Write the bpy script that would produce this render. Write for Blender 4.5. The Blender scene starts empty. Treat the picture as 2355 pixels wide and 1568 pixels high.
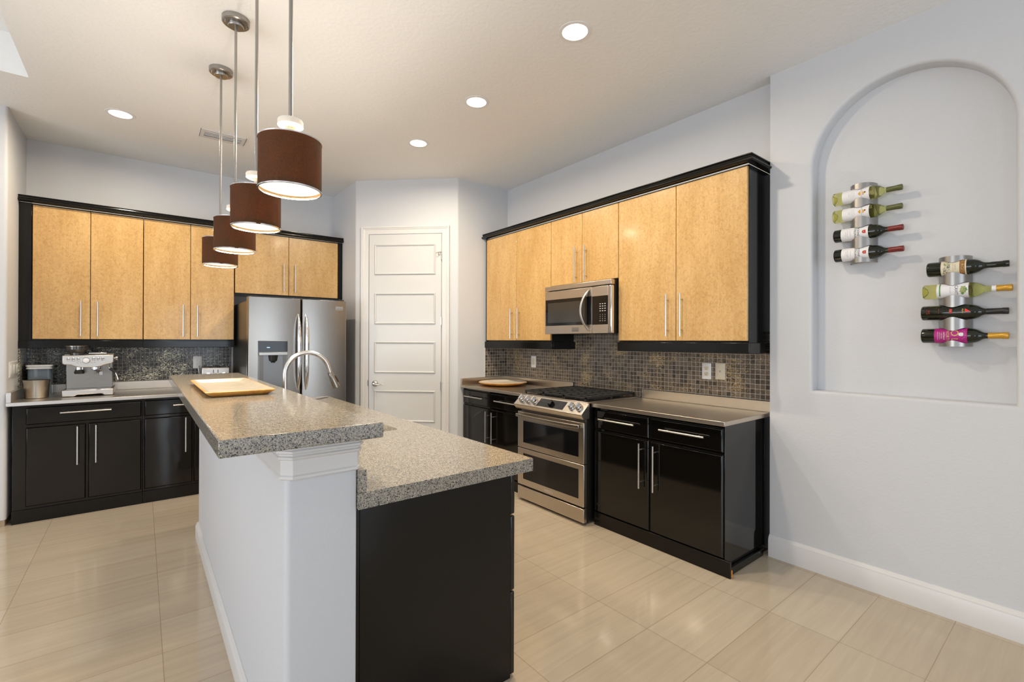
import bpy, bmesh, math, random
from mathutils import Vector, Matrix

random.seed(7)
S = bpy.context.scene
COL = S.collection
PI = math.pi

# ------------------------------------------------------------------ camera
YAW, PITCH, ROLL = math.radians(38.4011), math.radians(0.1483), math.radians(0.1617)
F = Vector((math.sin(YAW) * math.cos(PITCH), math.cos(YAW) * math.cos(PITCH), math.sin(PITCH)))
R = Vector((math.cos(YAW), -math.sin(YAW), 0))
U = R.cross(F)
R2 = R * math.cos(ROLL) + U * math.sin(ROLL)
U2 = -R * math.sin(ROLL) + U * math.cos(ROLL)
cam = bpy.data.cameras.new('camera')
cam.sensor_width = 36.0
cam.lens = 36.0 * 1073.95 / 2355.0
cam.shift_y = -3.47 / 2355.0
cam.clip_start = 0.05
camo = bpy.data.objects.new('camera', cam)
COL.objects.link(camo)
M = Matrix((R2, U2, -F)).transposed().to_4x4()
M.translation = (0, 0, 1.385)
camo.matrix_world = M
S.camera = camo

# ------------------------------------------------------------------ world, lights, exposure
S.view_settings.view_transform = 'Standard'
S.view_settings.look = 'None'
S.view_settings.gamma = 1.0
S.view_settings.use_curve_mapping = False
S.view_settings.exposure = 0.15
S.cycles.use_denoising = True
S.cycles.sample_clamp_indirect = 6.0

wd = bpy.data.worlds.new('world')
S.world = wd
wd.use_nodes = True
bgn = wd.node_tree.nodes['Background']
bgn.inputs[0].default_value = (0.66, 0.80, 1.0, 1)
bgn.inputs[1].default_value = 1.0


def area(name, loc, aim, sx, sy, watts, color, shape='RECTANGLE', spread=180):
    l = bpy.data.lights.new(name, 'AREA')
    l.shape = shape
    l.size = sx
    l.size_y = sy
    l.energy = watts
    l.color = color
    l.spread = math.radians(spread)
    o = bpy.data.objects.new(name, l)
    COL.objects.link(o)
    o.location = loc
    o.rotation_euler = (Vector(aim)).to_track_quat('-Z', 'Y').to_euler()
    return o


# daylight through the big glazed openings behind the camera and on the left
area('daylight_rear', (1.72, -4.3, 1.30), (0, 1, 0.5), 2.8, 2.4, 54, (0.84, 0.92, 1.0))
area('added_balance_light', (-3.25, -4.3, 1.30), (0, 1, 0.5), 2.0, 2.4, 36, (0.84, 0.92, 1.0))  # unseen extra opening, added only to balance the light
area('daylight_side', (-4.75, 1.2, 1.35), (1, 0, 0.9), 4.0, 2.2, 145, (0.95, 0.97, 1.0))
CAN_W, CAN_C = 18.5, (1.0, 0.86, 0.66)
PEND_W, PEND_C = 4.2, (1.0, 0.86, 0.66)


# ------------------------------------------------------------------ materials
def mat(name, col=(0.5, 0.5, 0.5), rough=0.5, metal=0.0, **kw):
    m = bpy.data.materials.new(name)
    m.use_nodes = True
    b = m.node_tree.nodes['Principled BSDF']
    b.inputs['Base Color'].default_value = (*col, 1)
    b.inputs['Roughness'].default_value = rough
    b.inputs['Metallic'].default_value = metal
    for k, v in kw.items():
        b.inputs[k].default_value = v
    return m


class NT:
    def __init__(s, m):
        s.t = m.node_tree
        s.b = s.t.nodes['Principled BSDF']

    def n(s, ty, **kw):
        nd = s.t.nodes.new(ty)
        for k, v in kw.items():
            setattr(nd, k, v)
        return nd

    def l(s, a, b):
        s.t.links.new(a, b)

    def pos(s, scale=(1, 1, 1), loc=(0, 0, 0), obj=False, rnd=False):
        if obj:
            src = s.n('ShaderNodeTexCoord').outputs['Object']
        else:
            src = s.n('ShaderNodeNewGeometry').outputs['Position']
        if rnd:
            oi = s.n('ShaderNodeObjectInfo')
            mu = s.n('ShaderNodeMath', operation='MULTIPLY')
            mu.inputs[1].default_value = 37.0
            s.l(oi.outputs['Random'], mu.inputs[0])
            va = s.n('ShaderNodeVectorMath', operation='ADD')
            s.l(src, va.inputs[0])
            s.l(mu.outputs[0], va.inputs[1])
            src = va.outputs[0]
        mp = s.n('ShaderNodeMapping')
        mp.inputs['Scale'].default_value = scale
        mp.inputs['Location'].default_value = loc
        s.l(src, mp.inputs['Vector'])
        return mp.outputs[0]

    def noise(s, vec, scale, detail=3, rough=0.5, dist=0.0):
        nd = s.n('ShaderNodeTexNoise')
        nd.inputs['Scale'].default_value = scale
        nd.inputs['Detail'].default_value = detail
        nd.inputs['Roughness'].default_value = rough
        nd.inputs['Distortion'].default_value = dist
        s.l(vec, nd.inputs['Vector'])
        return nd

    def ramp(s, fac, stops, interp='LINEAR'):
        nd = s.n('ShaderNodeValToRGB')
        nd.color_ramp.interpolation = interp
        e = nd.color_ramp.elements
        while len(e) < len(stops):
            e.new(0.5)
        for i, (p, c) in enumerate(stops):
            e[i].position = p
            e[i].color = (*c, 1) if len(c) == 3 else c
        s.l(fac, nd.inputs[0])
        return nd.outputs[0]

    def mix(s, fac, a, b, ty='MIX'):
        nd = s.n('ShaderNodeMix', data_type='RGBA', blend_type=ty)
        for i, x in ((0, fac), (6, a), (7, b)):
            if hasattr(x, 'links'):
                s.l(x, nd.inputs[i])
            elif isinstance(x, (int, float)):
                nd.inputs[i].default_value = x
            else:
                nd.inputs[i].default_value = (*x, 1)
        return nd.outputs[2]

    def bump(s, h, strength=0.2, dist=0.002):
        nd = s.n('ShaderNodeBump')
        nd.inputs['Strength'].default_value = strength
        nd.inputs['Distance'].default_value = dist
        s.l(h, nd.inputs['Height'])
        s.l(nd.outputs[0], s.b.inputs['Normal'])


def m_paint(name, col, sc=90, st=0.25, rough=0.55):
    m = mat(name, col, rough)
    t = NT(m)
    n1 = t.noise(t.pos(), sc, 3, 0.6)
    t.bump(n1.outputs[0], st, 0.004)
    return m


def m_wood():
    m = mat('birdseye_maple', (0.7, 0.45, 0.18), 0.28)
    t = NT(m)
    v1 = t.pos((1, 1, 0.25), rnd=True)
    a = t.noise(v1, 7, 3, 0.6)
    c1 = t.ramp(a.outputs[0], [(0.3, (0.545, 0.325, 0.112)), (0.7, (0.65, 0.42, 0.175))])
    v2 = t.pos((1, 1, 0.75), rnd=True)
    b = t.noise(v2, 62, 3, 0.6, 1.1)
    c2 = t.ramp(b.outputs[0], [(0.32, (0.84, 0.77, 0.66)), (0.47, (0.97, 0.95, 0.93)), (0.62, (1.06, 1.06, 1.06))])
    v3 = t.pos((1, 1, 0.03), rnd=True)
    g = t.noise(v3, 110, 2, 0.5)
    c3 = t.ramp(g.outputs[0], [(0.35, (0.955, 0.94, 0.91)), (0.6, (1, 1, 1))])
    c = t.mix(1.0, c1, c2, 'MULTIPLY')
    c = t.mix(1.0, c, c3, 'MULTIPLY')
    t.l(c, t.b.inputs['Base Color'])
    t.b.inputs['Coat Weight'].default_value = 0.25
    t.b.inputs['Coat Roughness'].default_value = 0.12
    return m


def m_steel(name, col=(0.55, 0.53, 0.50), rough=0.3, axis=(1, 1, 40), aniso=0.0):
    m = mat(name, col, rough, 1.0)
    t = NT(m)
    n1 = t.noise(t.pos(axis), 30, 2, 0.5)
    r = t.n('ShaderNodeMapRange')
    r.inputs[3].default_value = rough * 0.9
    r.inputs[4].default_value = rough * 1.12
    t.l(n1.outputs[0], r.inputs[0])
    t.l(r.outputs[0], t.b.inputs['Roughness'])
    return m


def m_quartz():
    m = mat('speckled_quartz', (0.5, 0.48, 0.45), 0.14)
    t = NT(m)
    p = t.pos()
    a = t.noise(p, 55, 3, 0.6)
    base = t.ramp(a.outputs[0], [(0.35, (0.235, 0.205, 0.160)), (0.65, (0.365, 0.322, 0.255))])

    def specks(scale, thr, size, colr, cur, seed):
        vv = t.pos((1, 1, 1), (seed, seed * 2, seed * 3))
        wv = t.noise(vv, scale * 1.3, 2)
        vm = t.n('ShaderNodeVectorMath', operation='MULTIPLY_ADD')
        t.l(wv.outputs['Color'], vm.inputs[0])
        vm.inputs[1].default_value = (0.7 / scale,) * 3
        t.l(vv, vm.inputs[2])
        vo = t.n('ShaderNodeTexVoronoi')
        vo.inputs['Scale'].default_value = scale
        t.l(vm.outputs[0], vo.inputs['Vector'])
        sx = t.n('ShaderNodeSeparateColor')
        t.l(vo.outputs['Color'], sx.inputs[0])
        lt = t.n('ShaderNodeMath', operation='LESS_THAN')
        lt.inputs[1].default_value = thr
        t.l(sx.outputs[0], lt.inputs[0])
        l2 = t.n('ShaderNodeMath', operation='LESS_THAN')
        l2.inputs[1].default_value = size
        t.l(vo.outputs['Distance'], l2.inputs[0])
        mu = t.n('ShaderNodeMath', operation='MULTIPLY')
        t.l(lt.outputs[0], mu.inputs[0])
        t.l(l2.outputs[0], mu.inputs[1])
        return t.mix(mu.outputs[0], cur, colr)
    c = specks(560, 0.30, 2.0, (0.47, 0.425, 0.35), base, 1.1)
    c = specks(520, 0.27, 2.0, (0.095, 0.09, 0.086), c, 2.7)
    c = specks(290, 0.125, 0.62, (0.022, 0.022, 0.024), c, 5.3)
    t.l(c, t.b.inputs['Base Color'])
    return m


def m_tile(name, axis, dark, lite, grout, fleck, fl_thr, fl_sc=85, mort=0.0014):
    m = mat(name, (0.1, 0.1, 0.1), 0.22)
    t = NT(m)
    g = t.n('ShaderNodeNewGeometry')
    sp = t.n('ShaderNodeSeparateXYZ')
    t.l(g.outputs['Position'], sp.inputs[0])
    cb = t.n('ShaderNodeCombineXYZ')
    t.l(sp.outputs[axis], cb.inputs[0])
    t.l(sp.outputs[2], cb.inputs[1])
    va = t.n('ShaderNodeVectorMath', operation='ADD')
    va.inputs[1].default_value = (5.0, 0.012, 0)
    t.l(cb.outputs[0], va.inputs[0])
    br = t.n('ShaderNodeTexBrick')
    br.offset = 0
    br.squash = 1
    for k, v in (('Scale', 1.0), ('Mortar Size', 0.0014), ('Mortar Smooth', 0.1), ('Bias', 0.0), ('Brick Width', 0.0335), ('Row Height', 0.0335)):
        br.inputs[k].default_value = v
    br.inputs['Color1'].default_value = (*dark, 1)
    br.inputs['Color2'].default_value = (*lite, 1)
    br.inputs['Mortar'].default_value = (*grout, 1)
    t.l(va.outputs[0], br.inputs['Vector'])
    n1 = t.noise(t.pos((1, 1, 1)), 130, 4, 0.65, 1.2)
    shade = t.ramp(n1.outputs[0], [(0.3, (0.65, 0.65, 0.65)), (0.7, (1.35, 1.3, 1.25))])
    c = t.mix(1.0, br.outputs['Color'], shade, 'MULTIPLY')
    n2 = t.noise(t.pos((1, 1, 1.7), (3, 1, 2)), 85, 3, 0.6, 2.0)
    n3 = t.noise(t.pos((1, 1, 1), (7, 1, 2)), 5, 2)
    ad = t.n('ShaderNodeMath', operation='MULTIPLY_ADD')
    ad.inputs[1].default_value = 0.5
    t.l(n3.outputs[0], ad.inputs[0])
    t.l(n2.outputs[0], ad.inputs[2])
    fm = t.ramp(ad.outputs[0], [(fl_thr, (0, 0, 0)), (fl_thr + 0.03, (1, 1, 1))])
    n2.inputs['Scale'].default_value = fl_sc
    br.inputs['Mortar Size'].default_value = mort
    inv = t.n('ShaderNodeMath', operation='SUBTRACT')
    inv.inputs[0].default_value = 1.0
    t.l(br.outputs['Fac'], inv.inputs[1])
    fm2 = t.n('ShaderNodeMath', operation='MULTIPLY')
    t.l(fm, fm2.inputs[0])
    t.l(inv.outputs[0], fm2.inputs[1])
    c = t.mix(fm2.outputs[0], c, fleck)
    t.l(c, t.b.inputs['Base Color'])
    t.bump(inv.outputs[0], 0.4, 0.002)
    return m


def m_floor():
    m = mat('porcelain_tile', (0.6, 0.5, 0.4), 0.10)
    t = NT(m)
    br = t.n('ShaderNodeTexBrick')
    br.offset = 0
    br.squash = 1
    for k, v in (('Scale', 1.0), ('Mortar Size', 0.0016), ('Mortar Smooth', 0.1), ('Bias', 0.0), ('Brick Width', 0.612), ('Row Height', 0.304)):
        br.inputs[k].default_value = v
    br.inputs['Color1'].default_value = (0.45, 0.372, 0.275, 1)
    br.inputs['Color2'].default_value = (0.49, 0.414, 0.315, 1)
    br.inputs['Mortar'].default_value = (0.33, 0.25, 0.17, 1)
    t.l(t.pos((1, 1, 1), (-0.077 + 12 * 0.612, -1.056 + 30 * 0.304, 0)), br.inputs['Vector'])
    a = t.noise(t.pos((0.5, 9, 1)), 3.2, 4, 0.6, 0.6)
    sh = t.ramp(a.outputs[0], [(0.3, (0.97, 0.965, 0.96)), (0.7, (1.09, 1.09, 1.09))])
    c = t.mix(1.0, br.outputs['Color'], sh, 'MULTIPLY')
    t.l(c, t.b.inputs['Base Color'])
    inv = t.n('ShaderNodeMath', operation='SUBTRACT')
    inv.inputs[0].default_value = 1.0
    t.l(br.outputs['Fac'], inv.inputs[1])
    t.bump(inv.outputs[0], 0.3, 0.001)
    return m


def m_emit(name, col, strength):
    m = mat(name, col, 0.5)
    b = m.node_tree.nodes['Principled BSDF']
    b.inputs['Emission Color'].default_value = (*col, 1)
    b.inputs['Emission Strength'].default_value = strength
    return m


def m_rustic(name, c1, c2):
    m = mat(name, c1, 0.35)
    t = NT(m)
    a = t.noise(t.pos((1, 1, 1)), 9, 3, 0.6, 0.8)
    t.l(t.ramp(a.outputs[0], [(0.35, c1), (0.65, c2)]), t.b.inputs['Base Color'])
    return m


def m_shade():
    m = mat('brown_shade_fabric', (0.10, 0.035, 0.014), 0.75)
    t = NT(m)
    a = t.noise(t.pos((1, 1, 1), obj=True), 260, 2, 0.6)
    c = t.ramp(a.outputs[0], [(0.3, (0.055, 0.024, 0.006)), (0.7, (0.16, 0.070, 0.018))])
    t.l(c, t.b.inputs['Base Color'])
    tr = t.n('ShaderNodeBsdfTranslucent')
    tr.inputs[0].default_value = (0.22, 0.090, 0.018, 1)
    mx = t.n('ShaderNodeMixShader')
    mx.inputs[0].default_value = 0.45
    t.l(t.b.outputs[0], mx.inputs[1])
    t.l(tr.outputs[0], mx.inputs[2])
    t.l(mx.outputs[0], t.t.nodes['Material Output'].inputs[0])
    return m


WALL = m_paint('wall_paint', (0.61, 0.617, 0.635))
CEIL = m_paint('ceiling_paint', (0.86, 0.855, 0.835), 38, 0.55)
TRIM = mat('white_trim', (0.68, 0.665, 0.65), 0.32)
DOORP = mat('white_door', (0.62, 0.618, 0.612), 0.30)
FLOOR = m_floor()
LACQ = mat('black_lacquer', (0.0045, 0.0038, 0.0032), 0.07)
LACQ.node_tree.nodes['Principled BSDF'].inputs['Specular IOR Level'].default_value = 0.55
LACQM = mat('black_satin', (0.006, 0.0055, 0.0048), 0.14, **{'Specular IOR Level': 0.33})
WOOD = m_wood()
EDGE = mat('maple_edge', (0.62, 0.40, 0.17), 0.3)
BRUSH = m_steel('brushed_nickel', (0.66, 0.64, 0.62), 0.28)
RODM = m_steel('grey_nickel', (0.36, 0.345, 0.33), 0.30, (300, 300, 1))
COUNTL = m_steel('bright_stainless', (0.62, 0.585, 0.545), 0.34, (1, 1, 30))
STEEL = m_steel('stainless', (0.33, 0.308, 0.28), 0.26, (1, 1, 30))
STEELR = m_steel('warm_stainless', (0.58, 0.52, 0.45), 0.30, (1, 1, 30))
STEELH = m_steel('stainless_counter', (0.62, 0.555, 0.465), 0.33, (1, 1, 30))
RACKM = m_steel('satin_steel', (0.37, 0.355, 0.335), 0.36)
CHROME = mat('polished_steel', (0.78, 0.78, 0.80), 0.09, 1.0)
DSTEEL = m_steel('dark_steel', (0.16, 0.15, 0.14), 0.35)
QUARTZ = m_quartz()
TILER = m_tile('slate_mosaic_right', 1, (0.058, 0.049, 0.041), (0.185, 0.150, 0.120), (0.52, 0.49, 0.45), (0.60, 0.42, 0.18), 0.850, 70)
TILES = m_tile('slate_mosaic_stub', 0, (0.040, 0.034, 0.028), (0.185, 0.150, 0.120), (0.55, 0.53, 0.50), (0.40, 0.30, 0.16), 0.93)
TILEL = m_tile('slate_mosaic_left_glints', 0, (0.008, 0.008, 0.009), (0.045, 0.040, 0.035), (0.27, 0.26, 0.25), (0.85, 0.84, 0.66), 0.815, 46, 0.0019)  # same tile as the right wall; its glitter is painted as pale flecks
TILELS = m_tile('slate_mosaic_return_glints', 1, (0.014, 0.014, 0.015), (0.060, 0.055, 0.050), (0.20, 0.19, 0.18), (0.75, 0.74, 0.58), 0.80)  # short return, glitter painted into the fleck colour likewise
BLACKG = mat('black_glass', (0.006, 0.006, 0.007), 0.06, **{'Specular IOR Level': 0.4})
BLACKP = mat('black_plastic', (0.012, 0.012, 0.012), 0.35)
IRON = mat('cast_iron', (0.018, 0.018, 0.018), 0.55)
WHITEP = mat('white_plastic', (0.80, 0.80, 0.80), 0.35)
IVORY = mat('ivory_plastic', (0.70, 0.63, 0.50), 0.4)
INK = mat('dark_ink', (0.06, 0.06, 0.06), 0.6)
GINK = mat('grey_ink', (0.33, 0.33, 0.35), 0.6)
PALE = mat('pale_print', (0.75, 0.75, 0.75), 0.5)
SHADE = m_shade()
LINING = mat('gold_lining', (0.75, 0.55, 0.28), 0.6)
_t = NT(LINING)
_tr = _t.n('ShaderNodeBsdfTranslucent')
_tr.inputs[0].default_value = (0.8, 0.6, 0.35, 1)
_mx = _t.n('ShaderNodeMixShader')
_mx.inputs[0].default_value = 0.5
_t.l(_t.b.outputs[0], _mx.inputs[1])
_t.l(_tr.outputs[0], _mx.inputs[2])
_t.l(_mx.outputs[0], _t.t.nodes['Material Output'].inputs[0])
DIFF = m_emit('lit_diffuser', (0.90, 0.84, 0.76), 0.85)
LENS = m_emit('lit_lens', (1.0, 0.97, 0.92), 4.0)
CANIN = m_emit('lit_reflector', (1.0, 0.97, 0.92), 1.2)
ACRYL = m_emit('glowing_acrylic', (0.62, 0.58, 0.50), 0.22)
CREAM = m_rustic('cream_enamel', (0.30, 0.268, 0.215), (0.37, 0.335, 0.28))
CREAML = m_rustic('pale_enamel', (0.66, 0.57, 0.45), (0.76, 0.68, 0.56))
RUST = m_rustic('mango_wood_rim', (0.42, 0.17, 0.035), (0.68, 0.36, 0.09))
ORANGE = mat('chipped_wood', (0.75, 0.28, 0.02), 0.6)
BLUEC = mat('smoky_clear_plastic', (0.16, 0.20, 0.24), 0.12, 0.0, **{'Alpha': 1.0})
WINE = mat('dark_bottle_glass', (0.010, 0.012, 0.006), 0.06)
WHITEW = mat('green_bottle_glass', (0.88, 0.87, 0.45), 0.02, 0.0, **{'Transmission Weight': 1.0, 'IOR': 1.12})
PAPER = mat('label_paper', (0.80, 0.79, 0.80), 0.6)
CREAMP = mat('cream_label', (0.74, 0.66, 0.48), 0.6)
MAGENTA = mat('magenta_label', (0.42, 0.012, 0.20), 0.5)
GOLD = mat('gold_foil', (0.62, 0.34, 0.045), 0.35, 0.4)
GOLDI = mat('gold_ink', (0.62, 0.46, 0.15), 0.5)
REDF = mat('red_foil', (0.17, 0.012, 0.010), 0.4)
GREENF = mat('olive_foil', (0.095, 0.105, 0.028), 0.4)
GREENI = mat('green_ink', (0.10, 0.26, 0.06), 0.6)
REDI = mat('red_ink', (0.50, 0.04, 0.03), 0.6)
BROWNI = mat('brown_band', (0.26, 0.085, 0.02), 0.6)
AMBER = mat('amber_leaf', (0.70, 0.34, 0.02), 0.6)
OLIVE = mat('olive_leaf', (0.36, 0.38, 0.15), 0.6)
BRED = mat('bright_red', (0.80, 0.03, 0.012), 0.5)
BLUELED = m_emit('blue_led', (0.35, 0.7, 1.0), 1.0)
DARKI = mat('shadow_recess', (0.03, 0.03, 0.03), 0.7)


# ------------------------------------------------------------------ mesh helpers
class MB:
    def __init__(s):
        s.v, s.f, s.m = [], [], []

    def add(s, vs, fs, mi=0):
        o = len(s.v)
        s.v += [Vector(v) for v in vs]
        s.f += [[i + o for i in f] for f in fs]
        s.m += [mi] * len(fs)
        return s

    def box(s, x0, x1, y0, y1, z0, z1, mi=0):
        x0, x1 = min(x0, x1), max(x0, x1)
        y0, y1 = min(y0, y1), max(y0, y1)
        z0, z1 = min(z0, z1), max(z0, z1)
        v = [(x0, y0, z0), (x1, y0, z0), (x1, y1, z0), (x0, y1, z0), (x0, y0, z1), (x1, y0, z1), (x1, y1, z1), (x0, y1, z1)]
        return s.add(v, [(3, 2, 1, 0), (4, 5, 6, 7), (0, 1, 5, 4), (1, 2, 6, 5), (2, 3, 7, 6), (3, 0, 4, 7)], mi)

    def prism(s, poly, axis, a0, a1, mi=0):
        """poly: 2-D points counter-clockwise in the plane of the other two axes (in cyclic order)."""
        n = len(poly)
        ar = sum(poly[i][0] * poly[(i + 1) % n][1] - poly[(i + 1) % n][0] * poly[i][1] for i in range(n))
        if ar < 0:
            poly = poly[::-1]
        if a1 < a0:
            a0, a1 = a1, a0

        def P(p, a):
            return {'x': (a, p[0], p[1]), 'y': (p[1], a, p[0]), 'z': (p[0], p[1], a)}[axis]
        vs = [P(p, a0) for p in poly] + [P(p, a1) for p in poly]
        fs = [tuple(range(n))[::-1], tuple(range(n, 2 * n))] + [(i, (i + 1) % n, n + (i + 1) % n, n + i) for i in range(n)]
        return s.add(vs, fs, mi)

    def lathe(s, prof, o=(0, 0, 0), axis=(0, 0, 1), seg=32, mi=0):
        w = Vector(axis).normalized()
        u = w.orthogonal().normalized()
        if abs(w.z) > 0.99:
            u = Vector((1, 0, 0))
        vv = w.cross(u)
        o = Vector(o)
        rings = []
        base = len(s.v)
        for r, h in prof:
            if r <= 1e-6:
                rings.append([len(s.v)])
                s.v.append(o + w * h)
            else:
                rings.append(list(range(len(s.v), len(s.v) + seg)))
                for k in range(seg):
                    t = 2 * PI * k / seg
                    s.v.append(o + w * h + (u * math.cos(t) + vv * math.sin(t)) * r)
        for a, b in zip(rings, rings[1:]):
            for k in range(seg):
                k2 = (k + 1) % seg
                if len(a) == 1 and len(b) == 1:
                    continue
                if len(a) == 1:
                    f = [a[0], b[k2], b[k]]
                elif len(b) == 1:
                    f = [a[k], a[k2], b[0]]
                else:
                    f = [a[k], a[k2], b[k2], b[k]]
                s.f.append(f)
                s.m.append(mi)
        return s

    def cyl(s, p0, p1, r0, r1=None, seg=20, mi=0):
        p0, p1 = Vector(p0), Vector(p1)
        r1 = r0 if r1 is None else r1
        L = (p1 - p0).length
        return s.lathe([(0, 0), (r0, 0), (r1, L), (0, L)], p0, p1 - p0, seg, mi)

    def tube(s, pts, r, seg=16, mi=0, flat=1.0):
        pts = [Vector(p) for p in pts]
        n = len(pts)
        rs = r if isinstance(r, (list, tuple)) else [r] * n
        tg = []
        for i in range(n):
            t = (pts[min(i + 1, n - 1)] - pts[max(i - 1, 0)]).normalized()
            tg.append(t)
        u = tg[0].orthogonal().normalized()
        o = len(s.v)
        for i in range(n):
            if i:
                u = (u - tg[i] * u.dot(tg[i])).normalized()
            v = tg[i].cross(u)
            for k in range(seg):
                t = 2 * PI * k / seg
                s.v.append(pts[i] + (u * math.cos(t) + v * math.sin(t) * flat) * rs[i])
        for i in range(n - 1):
            for k in range(seg):
                k2 = (k + 1) % seg
                s.f.append([o + i * seg + k, o + i * seg + k2, o + (i + 1) * seg + k2, o + (i + 1) * seg + k])
                s.m.append(mi)
        s.f.append([o + k for k in range(seg)][::-1])
        s.f.append([o + (n - 1) * seg + k for k in range(seg)])
        s.m += [mi, mi]
        return s

    def sweep(s, path, prof, mi=0, z=0.0, closed=False):
        """sweep profile [(offset, z)] along a horizontal path [(x, y)]; the offset goes to the right of the walking direction."""
        n = len(path)
        P = [Vector(p) for p in path]
        nr = []
        for i in range(n - 1):
            d = (P[i + 1] - P[i]).normalized()
            nr.append(Vector((d.y, -d.x)))
        o = len(s.v)
        m = len(prof)
        for i in range(n):
            if i == 0:
                k = nr[0]
            elif i == n - 1:
                k = nr[-1]
            else:
                k = (nr[i - 1] + nr[i])
                k = k / max(k.length_squared / 2, 1e-6)
            for off, zz in prof:
                q = P[i] + k * off
                s.v.append(Vector((q.x, q.y, zz + z)))
        for i in range(n - 1):
            for j in range(m):
                j2 = (j + 1) % m
                s.f.append([o + i * m + j, o + (i + 1) * m + j, o + (i + 1) * m + j2, o + i * m + j2])
                s.m.append(mi)
        s.f.append([o + j for j in range(m)])
        s.f.append([o + (n - 1) * m + j for j in range(m)][::-1])
        s.m += [mi, mi]
        return s

    def text(s, txt, size, fn, mi=0, align='CENTER', dx=0, dy=0, font_scale_x=1.0):
        vs, fs = text_mesh(txt, align)
        return s.add([fn(v[0] * size * font_scale_x + dx, v[1] * size + dy) for v in vs], fs, mi)

    def xf(s, mtx):
        s.v = [mtx @ v for v in s.v]
        return s

    def build(s, name, mats, parent=None, bevel=0.0, local=False, smooth=35, seg=2, weld=0.0):
        me = bpy.data.meshes.new(name)
        off = Vector((0, 0, 0))
        if parent is not None and not local:
            p = parent
            while p is not None:
                off += p.location
                p = p.parent
        me.from_pydata([v - off for v in s.v], [], s.f)
        me.polygons.foreach_set('material_index', s.m)
        for mm in (mats if isinstance(mats, (list, tuple)) else [mats]):
            me.materials.append(mm)
        bm = bmesh.new()
        bm.from_mesh(me)
        if weld:
            bmesh.ops.remove_doubles(bm, verts=bm.verts, dist=weld)
        bmesh.ops.recalc_face_normals(bm, faces=bm.faces)
        bm.to_mesh(me)
        bm.free()
        me.polygons.foreach_set('use_smooth', [True] * len(me.polygons))
        me.set_sharp_from_angle(angle=math.radians(smooth))
        me.update()
        o = bpy.data.objects.new(name, me)
        COL.objects.link(o)
        if parent is not None:
            o.parent = parent
        if bevel:
            b = o.modifiers.new('edge', 'BEVEL')
            b.width = bevel
            b.segments = seg
            b.limit_method = 'ANGLE'
            b.angle_limit = math.radians(40)
        return o


_TX = {}


def text_mesh(txt, align):
    k = (txt, align)
    if k not in _TX:
        cu = bpy.data.curves.new('lettering', 'FONT')
        cu.body = txt
        cu.align_x = align
        cu.align_y = 'CENTER'
        cu.resolution_u = 2
        ob = bpy.data.objects.new('lettering', cu)
        COL.objects.link(ob)
        bpy.context.view_layer.update()
        me = bpy.data.meshes.new_from_object(ob.evaluated_get(bpy.context.evaluated_depsgraph_get()))
        _TX[k] = ([tuple(v.co) for v in me.vertices], [tuple(p.vertices) for p in me.polygons])
        bpy.data.objects.remove(ob)
        bpy.data.curves.remove(cu)
        bpy.data.meshes.remove(me)
    return _TX[k]


def rrect(x0, x1, y0, y1, r, n=6):
    pts = []
    for cx, cy, a in ((x1 - r, y0 + r, -90), (x1 - r, y1 - r, 0), (x0 + r, y1 - r, 90), (x0 + r, y0 + r, 180)):
        for k in range(n + 1):
            t = math.radians(a + 90 * k / n)
            pts.append((cx + r * math.cos(t), cy + r * math.sin(t)))
    return pts


def round_poly(poly, rad, n=5):
    out = []
    m = len(poly)
    for i, p in enumerate(poly):
        r = rad[i] if isinstance(rad, (list, tuple)) else rad
        p = Vector(p)
        if r <= 0:
            out.append(tuple(p))
            continue
        a = (Vector(poly[i - 1]) - p).normalized()
        b = (Vector(poly[(i + 1) % m]) - p).normalized()
        ang = a.angle(b)
        d = r / math.tan(ang / 2)
        c = p + (a + b).normalized() * (r / math.sin(ang / 2))
        s0, s1 = p + a * d - c, p + b * d - c
        t0 = math.atan2(s0.y, s0.x)
        t1 = math.atan2(s1.y, s1.x)
        dt = (t1 - t0 + PI) % (2 * PI) - PI
        for k in range(n + 1):
            t = t0 + dt * k / n
            out.append((c.x + r * math.cos(t), c.y + r * math.sin(t)))
    return out


def tag(o, label, cat, group=None, kind=None):
    o['label'] = label
    o['category'] = cat
    if group:
        o['group'] = group
    if kind:
        o['kind'] = kind
    return o


def thing(name, label, cat, loc, group=None):
    o = bpy.data.objects.new(name, None)
    o.empty_display_size = 0.05
    COL.objects.link(o)
    o.location = loc
    return tag(o, label, cat, group)


def struct(o, label=None, cat=None):
    o['kind'] = 'structure'
    if label:
        o['label'] = label
        o['category'] = cat
    return o


def fill_plane(loops, to3, name_mb, mi=0):
    """fill the area between an outer loop and hole loops (2-D) and append it to the MB."""
    bm = bmesh.new()
    edges = []
    for lp in loops:
        vs = [bm.verts.new(to3(p)) for p in lp]
        for i in range(len(vs)):
            edges.append(bm.edges.new((vs[i], vs[(i + 1) % len(vs)])))
    bmesh.ops.triangle_fill(bm, use_beauty=True, use_dissolve=False, edges=edges)
    bm.verts.index_update()
    name_mb.add([v.co.copy() for v in bm.verts], [[v.index for v in f.verts] for f in bm.faces], mi)
    bm.free()


def circle2(cx, cy, r, n=32):
    return [(cx + r * math.cos(2 * PI * k / n), cy + r * math.sin(2 * PI * k / n)) for k in range(n)]


# ------------------------------------------------------------------ room shell
ZC = 3.11
XR, XN, YN = 3.29, 3.194, 1.335
YS, XS, XD, YD, YB, XL, YL = 4.238, 2.624, 1.81, 5.016, 5.745, -0.784, 5.03

struct(MB().box(-4.7, 3.5, -4.3, 5.9, -0.12, 0.0).build('floor', FLOOR), 'polished beige porcelain tile floor', 'floor')

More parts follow.
